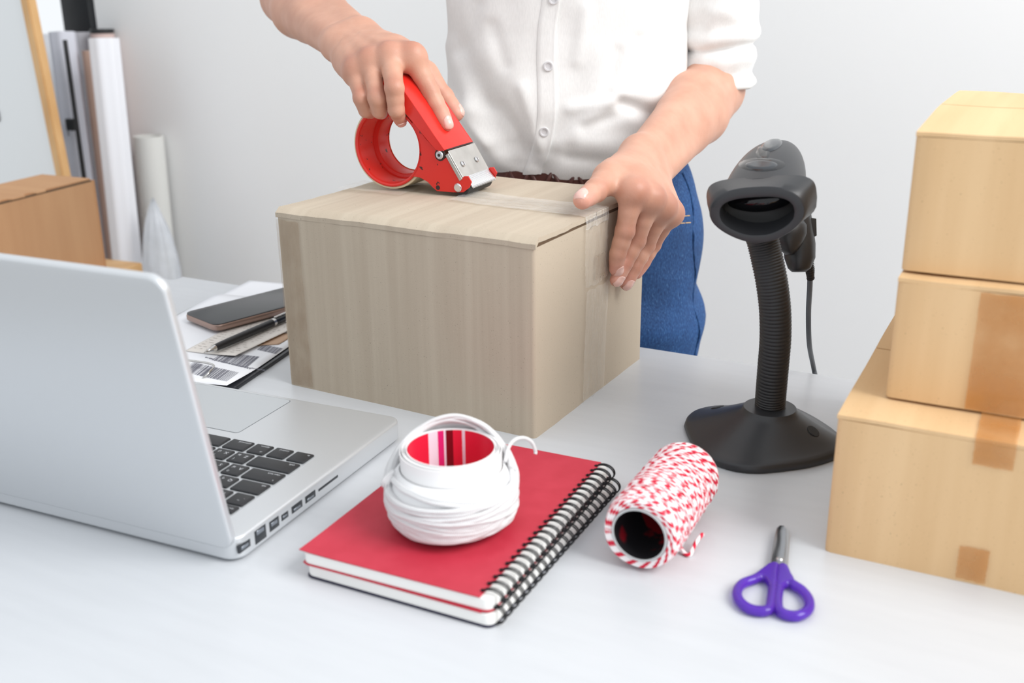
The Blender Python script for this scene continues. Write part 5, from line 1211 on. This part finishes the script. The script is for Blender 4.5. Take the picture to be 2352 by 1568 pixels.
# --- shirt: torso and rolled sleeves
zt = [0.905, 0.915, 0.93, 0.95, 0.98, 1.02, 1.06, 1.10, 1.16, 1.22, 1.28, 1.33, 1.37, 1.395, 1.41, 1.43]
at_ = [0.129, 0.1345, 0.139, 0.1415, 0.141, 0.1375, 0.1365, 0.138, 0.145, 0.155, 0.163, 0.162, 0.135, 0.095, 0.068, 0.060]
bt_ = [0.090, 0.0960, 0.101, 0.1045, 0.105, 0.1035, 0.103, 0.105, 0.113, 0.116, 0.108, 0.095, 0.082, 0.068, 0.058, 0.054]
RIDGE = [((1425, 212), (1285, 335), 16, 0.0035), ((1425, 236), (1565, 288), 15, -0.0065), ((1420, 214), (1565, 232), 24, 0.0040), ((1430, 262), (1555, 330), 26, 0.0035),
         ((1042, 110), (1085, 250), 24, 0.0050), ((1085, 250), (1140, 372), 26, 0.0055), ((1062, 110), (1118, 240), 22, -0.0040), ((1118, 240), (1190, 372), 26, -0.0040), ((1130, 130), (1235, 250), 40, 0.0030), ((1300, 60), (1330, 210), 40, -0.0018), ((1460, 20), (1500, 180), 45, 0.0022), ((1330, 330), (1470, 345), 22, 0.0030), ((1190, 330), (1250, 395), 18, -0.0030),
         ((1040, 230), (1120, 330), 13, 0.0045), ((1150, 250), (1215, 345), 15, -0.0034), ((1310, 250), (1405, 232), 13, 0.0030), ((1470, 92), (1565, 58), 15, -0.0032), ((1095, 10), (1060, 115), 17, -0.0032), ((1200, 200), (1238, 335), 13, 0.0026), ((1300, 362), (1445, 374), 10, -0.0032), ((1340, 292), (1425, 262), 13, -0.0032), ((1345, 20), (1325, 140), 15, 0.0022), ((1420, 120), (1395, 210), 14, -0.0022), ((1130, 60), (1160, 150), 16, -0.0024)]
def segd(p, a, b):
    ab = (b[0]-a[0], b[1]-a[1]); t = max(0, min(1, ((p[0]-a[0])*ab[0] + (p[1]-a[1])*ab[1])/(ab[0]**2 + ab[1]**2))); return math.hypot(p[0]-a[0]-t*ab[0], p[1]-a[1]-t*ab[1])
def torso_pt(th, z, disp_=True):
    a = np.interp(z, zt, at_); b = np.interp(z, zt, bt_); c_, s_ = math.cos(th), math.sin(th); ex = 2.25
    l = a*math.copysign(abs(c_)**(2/ex), c_); f_ = b*math.copysign(abs(s_)**(2/ex), s_); p = pp(l, f_, z); nrm_ = unit(LX*c_/a + FY*s_/b)
    if disp_:
        u, v, _ = px(p); d = 0.0
        if s_ > -0.2:
            for A_, B_, w, h_ in RIDGE:
                q = segd((u, v), A_, B_); 
                if q < 3*w: d += h_*math.exp(-(q/w)**2)
        d += 0.0030*nz(th*2.2, z*9, 4.0) + 0.0013*nz(th*5, z*22, 8.0)
        p = p + nrm_*d
        p[2] += 0.004*math.sin(3*th + 1.0)*max(0, 1 - (z - 0.905)/0.03)
    return p
NT_ = 230; zs = np.concatenate([np.linspace(0.905, 1.12, 62), np.linspace(1.13, 1.43, 26)])
rings = [[torso_pt(2*math.pi*j/NT_, z) - PR for j in range(NT_)] for z in zs]
lip = [[p + (np.array([pp(0, 0, 0)[0] - PR[0], 0, 0]) - p*np.array([1, 1, 0]))*0.02 + np.array([0, 0, 0.0]) for p in rings[0]], [p*np.array([0.975, 0.975, 1]) + np.array([0, 0, 0.018]) for p in rings[0]]]
tv, tf = loft(lip[::-1] + rings)
def sleeve(path, r0, r1, seed, folds):
    SP = smooth_path(path, 80); seg_ = np.concatenate([[0], np.cumsum(np.linalg.norm(np.diff(SP, axis=0), axis=1))]); Ln = seg_[-1]; TT = np.gradient(SP, axis=0); K = 56; rings = []
    ts = np.concatenate([np.linspace(0, 0.60, 34), np.linspace(0.61, 1.0, 52)])
    for t in ts:
        r = r0 + (r1 - r0)*t; x = (1 - t)*Ln            # distance from the cuff end
        C0 = np.array([np.interp(t*Ln, seg_, SP[:, q]) for q in range(3)]); d = unit([np.interp(t*Ln, seg_, TT[:, q]) for q in range(3)]); s1 = unit(np.cross(d, FW)); s2 = np.cross(d, s1)
        e = 0.0
        for c_, w, h_ in folds: e += h_*math.exp(-((x - c_)/w)**2)
        ring = []
        for j in range(K):
            a = 2*math.pi*j/K; q = e*(1 + 0.55*nz(math.cos(a)*1.6 + seed, math.sin(a)*1.6, t*3)) + 0.0034*nz(math.cos(a)*1.8 + seed, math.sin(a)*1.8, x*26) + 0.0016*nz(math.cos(a)*4 + seed, math.sin(a)*4, x*70)
            sag = 0.006*nz(math.cos(a)*1.2, math.sin(a)*1.2, seed + 5)
            ring.append(C0 + d*sag*max(0, t - 0.6)*2 + (r + q)*(math.cos(a)*s1 + math.sin(a)*s2) - PR)
        rings.append(ring)
    # turn the edge inwards
    end = rings[-1]; c_ = np.mean(end, axis=0); rings.append([c_ + (p - c_)*0.93 + d*0.0015 for p in end]); rings.append([c_ + (p - c_)*0.86 - d*0.006 for p in end]); rings.append([c_ + (p - c_)*0.84 - d*0.03 for p in end])
    return loft(rings)
FO = [(0.004, 0.006, 0.0030), (0.016, 0.005, -0.0014), (0.032, 0.008, 0.0026), (0.0475, 0.0035, -0.0050), (0.060, 0.008, 0.0042), (0.085, 0.014, 0.0030)]
sLv, sLf = sleeve([LS + np.array([0, 0, 0.02]), LS*0.5 + LE*0.5, LS + (LE - LS)*1.0 - FW*0.001 + RR*0.003], 0.054, 0.0405, 2.0, FO)
sRv, sRf = sleeve([RS + np.array([0, 0, 0.01]), RS*0.5 + RE*0.5, RS + (RE - RS)*0.84], 0.056, 0.042, 6.0, FO)
mg_ = merge((tv, tf), (sLv, sLf), (sRv, sRf)); shirt = obj('shirt', mg_[0], mg_[1], 'shirt_cotton', person)
bsh = BVHTree.FromPolygons([Vector(p) for p in tv], tf)
# button placket and buttons
pl_edge = [(1300, -560), (1300, -380), (1298, -220), (1294, -100), (1291, -60), (1288, 0), (1279, 60), (1276, 120), (1277, 180), (1278, 250), (1272, 310), (1258, 360), (1243, 398)]
E1 = smooth_path([(u, v, 0) for u, v in pl_edge], 96); V, Fc = [], []; K = 8
for i, (u, v, _) in enumerate(E1):
    for j in range(K+1):
        w = 43*(j/K); p, nv = cast(bsh, u - w, v + w*0.05, PR)
        if p is None: p = V[-1] if V else np.zeros(3); nv = FY
        if nv @ FY < 0: nv = -nv
        V.append(p + nv*(0.0016 if 0 < j < K else (0.0022 if j == 0 else 0.0004)))
for i in range(len(E1)-1):
    for j in range(K): a = i*(K+1) + j; Fc.append((a, a+1, a+K+2, a+K+1))
o_ = len(V); V += [p - FY*0.0016 for p in V]; Fc += [(a+o_, d+o_, c+o_, b+o_) for a, b, c, d in Fc]; Fc += [(i*(K+1), (i+1)*(K+1), o_+(i+1)*(K+1), o_+i*(K+1)) for i in range(len(E1)-1)]
obj('button_placket', V, Fc, 'shirt_cotton', shirt)
for u, v in ((1278, -500), (1277, -330), (1275, -165), (1272, -2), (1260, 152), (1250, 302)):
    p, nv = cast(bsh, u, v, PR)
    if p is None: continue
    if nv @ FY < 0: nv = -nv
    s1 = unit(np.cross(nv, [0, 0, 1])); s2 = np.cross(nv, s1); rg = []
    for r, h_ in ((0.0001, 0.0022), (0.0030, 0.0024), (0.0034, 0.0032), (0.0048, 0.0034), (0.0053, 0.0028), (0.0052, 0.0016)): rg.append([p + nv*h_ + r*(math.cos(2*math.pi*j/24)*s1 + math.sin(2*math.pi*j/24)*s2) for j in range(24)])
    vv, ff = loft(rg); sharp(obj('button', vv, ff, 'shirt_button', shirt), 30)

# --- jeans
FJ = Field(PR + np.array([-0.30, -0.26, 0.03]), PR + np.array([0.30, 0.26, 0.99]), 0.0055)
def jp(a, b, ra, rb, k=0.035): FJ.add([(pp(*a), pp(*b), ra, rb)], k, 0.05)
for s in (-1, 1):
    jp((s*0.052, 0, 0.915), (s*0.070, 0, 0.84), 0.078, 0.085); jp((s*0.070, 0, 0.84), (s*0.079, 0.012, 0.72), 0.085, 0.082); jp((s*0.079, 0.012, 0.72), (s*0.086, 0.012, 0.46), 0.082, 0.066); jp((s*0.087, 0.012, 0.46), (s*0.088, -0.015, 0.09), 0.066, 0.056)
sl_, G = FJ.block(FJ.lo, FJ.lo + FJ.h*(FJ.n - 1)); q = G - PR.astype(np.float32); la_ = q @ LX.astype(np.float32); fa_ = q @ FY.astype(np.float32); zz_ = q[..., 2]
wr = 0.0026*np.sin(zz_*95 + la_*22 + 2.0*np.sin(fa_*20)) * np.exp(-((zz_ - 0.735)/0.07)**2) + 0.0022*np.sin(zz_*60 - la_*40 + fa_*30)
FJ.F = np.maximum(FJ.F + wr.astype(np.float32), zz_ - 0.940); FJ.F = np.maximum(FJ.F, 0.055 - zz_)
V, Q = FJ.mesh(2); jeans = link('jeans', np_mesh('jeans', V - PR, Q), 'denim', person)
def on_jeans(u, v, off=0.0006): return FJ.trace(CAM + ray(u, v)*1.0, ray(u, v), 0.45, 0.0) - unit(ray(u, v))*off - PR
for pts in (((1480, 501), (1520, 499), (1560, 497), (1584, 495)), ((1480, 517), (1520, 516), (1560, 513), (1586, 511))):
    P = smooth_path([on_jeans(u, v) for u, v in pts], 30); P = [on_jeans(*px(p + PR)[:2]) for p in P]; v, f, uvq = tube(P, 0.0006, 6); obj('pocket_stitching', v, f, 'thread_tan', jeans)
sm = [p for p in [pp(0.0, 0, z) for z in np.linspace(0.90, 0.30, 60)]]; P = []
for z in np.linspace(0.905, 0.35, 70):
    dr = unit(LX + FY*0.42); o2 = pp(0.30, 0.10, z); P.append(FJ.trace(pp(0.06, 0.0, z) + dr*0.2, -dr, 0.3, 0.0) + dr*0.0012 - PR)
v, f, uvq = tube(P, 0.0014, 6); obj('side_seam', v, f, 'denim', jeans)
# --- belt, shoes
def belt_ring(z, k): return [pp((0.1295 + k)*math.copysign(abs(math.cos(t))**0.9, math.cos(t)), (0.0905 + k)*math.copysign(abs(math.sin(t))**0.9, math.sin(t)), z) - PR for t in np.linspace(0, 2*math.pi, 90, endpoint=False)]
v, f = loft([belt_ring(0.886, -0.003), belt_ring(0.886, 0.0), belt_ring(0.890, 0.0012), belt_ring(0.916, 0.0012), belt_ring(0.920, 0.0), belt_ring(0.920, -0.003)]); belt = sharp(obj('belt', v, f, 'belt_leather', person), 50)
for i, t in enumerate(np.linspace(0.9, 2.3, 15)):
    a = pp(0.1305*math.cos(t), 0.0918*math.sin(t), 0.889 + 0.026*(i % 2)) - PR; b = pp(0.1305*math.cos(t + 0.10), 0.0918*math.sin(t + 0.10), 0.915 - 0.026*(i % 2)) - PR
    v, f, uvq = tube([a, (a + b)/2 + FY*0.0004, b], 0.0024, 8); obj('braid_strand', v, f, 'belt_leather', belt)
for s in (-1, 1):
    FS = Field(pp(s*0.09, 0.03, 0) - np.array([0.16, 0.16, 0.0]) + np.array([0, 0, -0.02]), pp(s*0.09, 0.03, 0) + np.array([0.16, 0.16, 0.14]), 0.006)
    FS.add([(pp(s*0.087, -0.045, 0.042), pp(s*0.092, 0.12, 0.034), 0.041, 0.036), (pp(s*0.087, -0.03, 0.06), pp(s*0.088, 0.02, 0.075), 0.040, 0.040)], 0.02, 0.04)
    sl_, G = FS.block(FS.lo, FS.lo + FS.h*(FS.n - 1)); FS.F = np.maximum(FS.F, 0.002 - G[..., 2]); V, Q = FS.mesh(1); link('shoe', np_mesh('shoe', V - PR, Q), 'shoe_white', person)
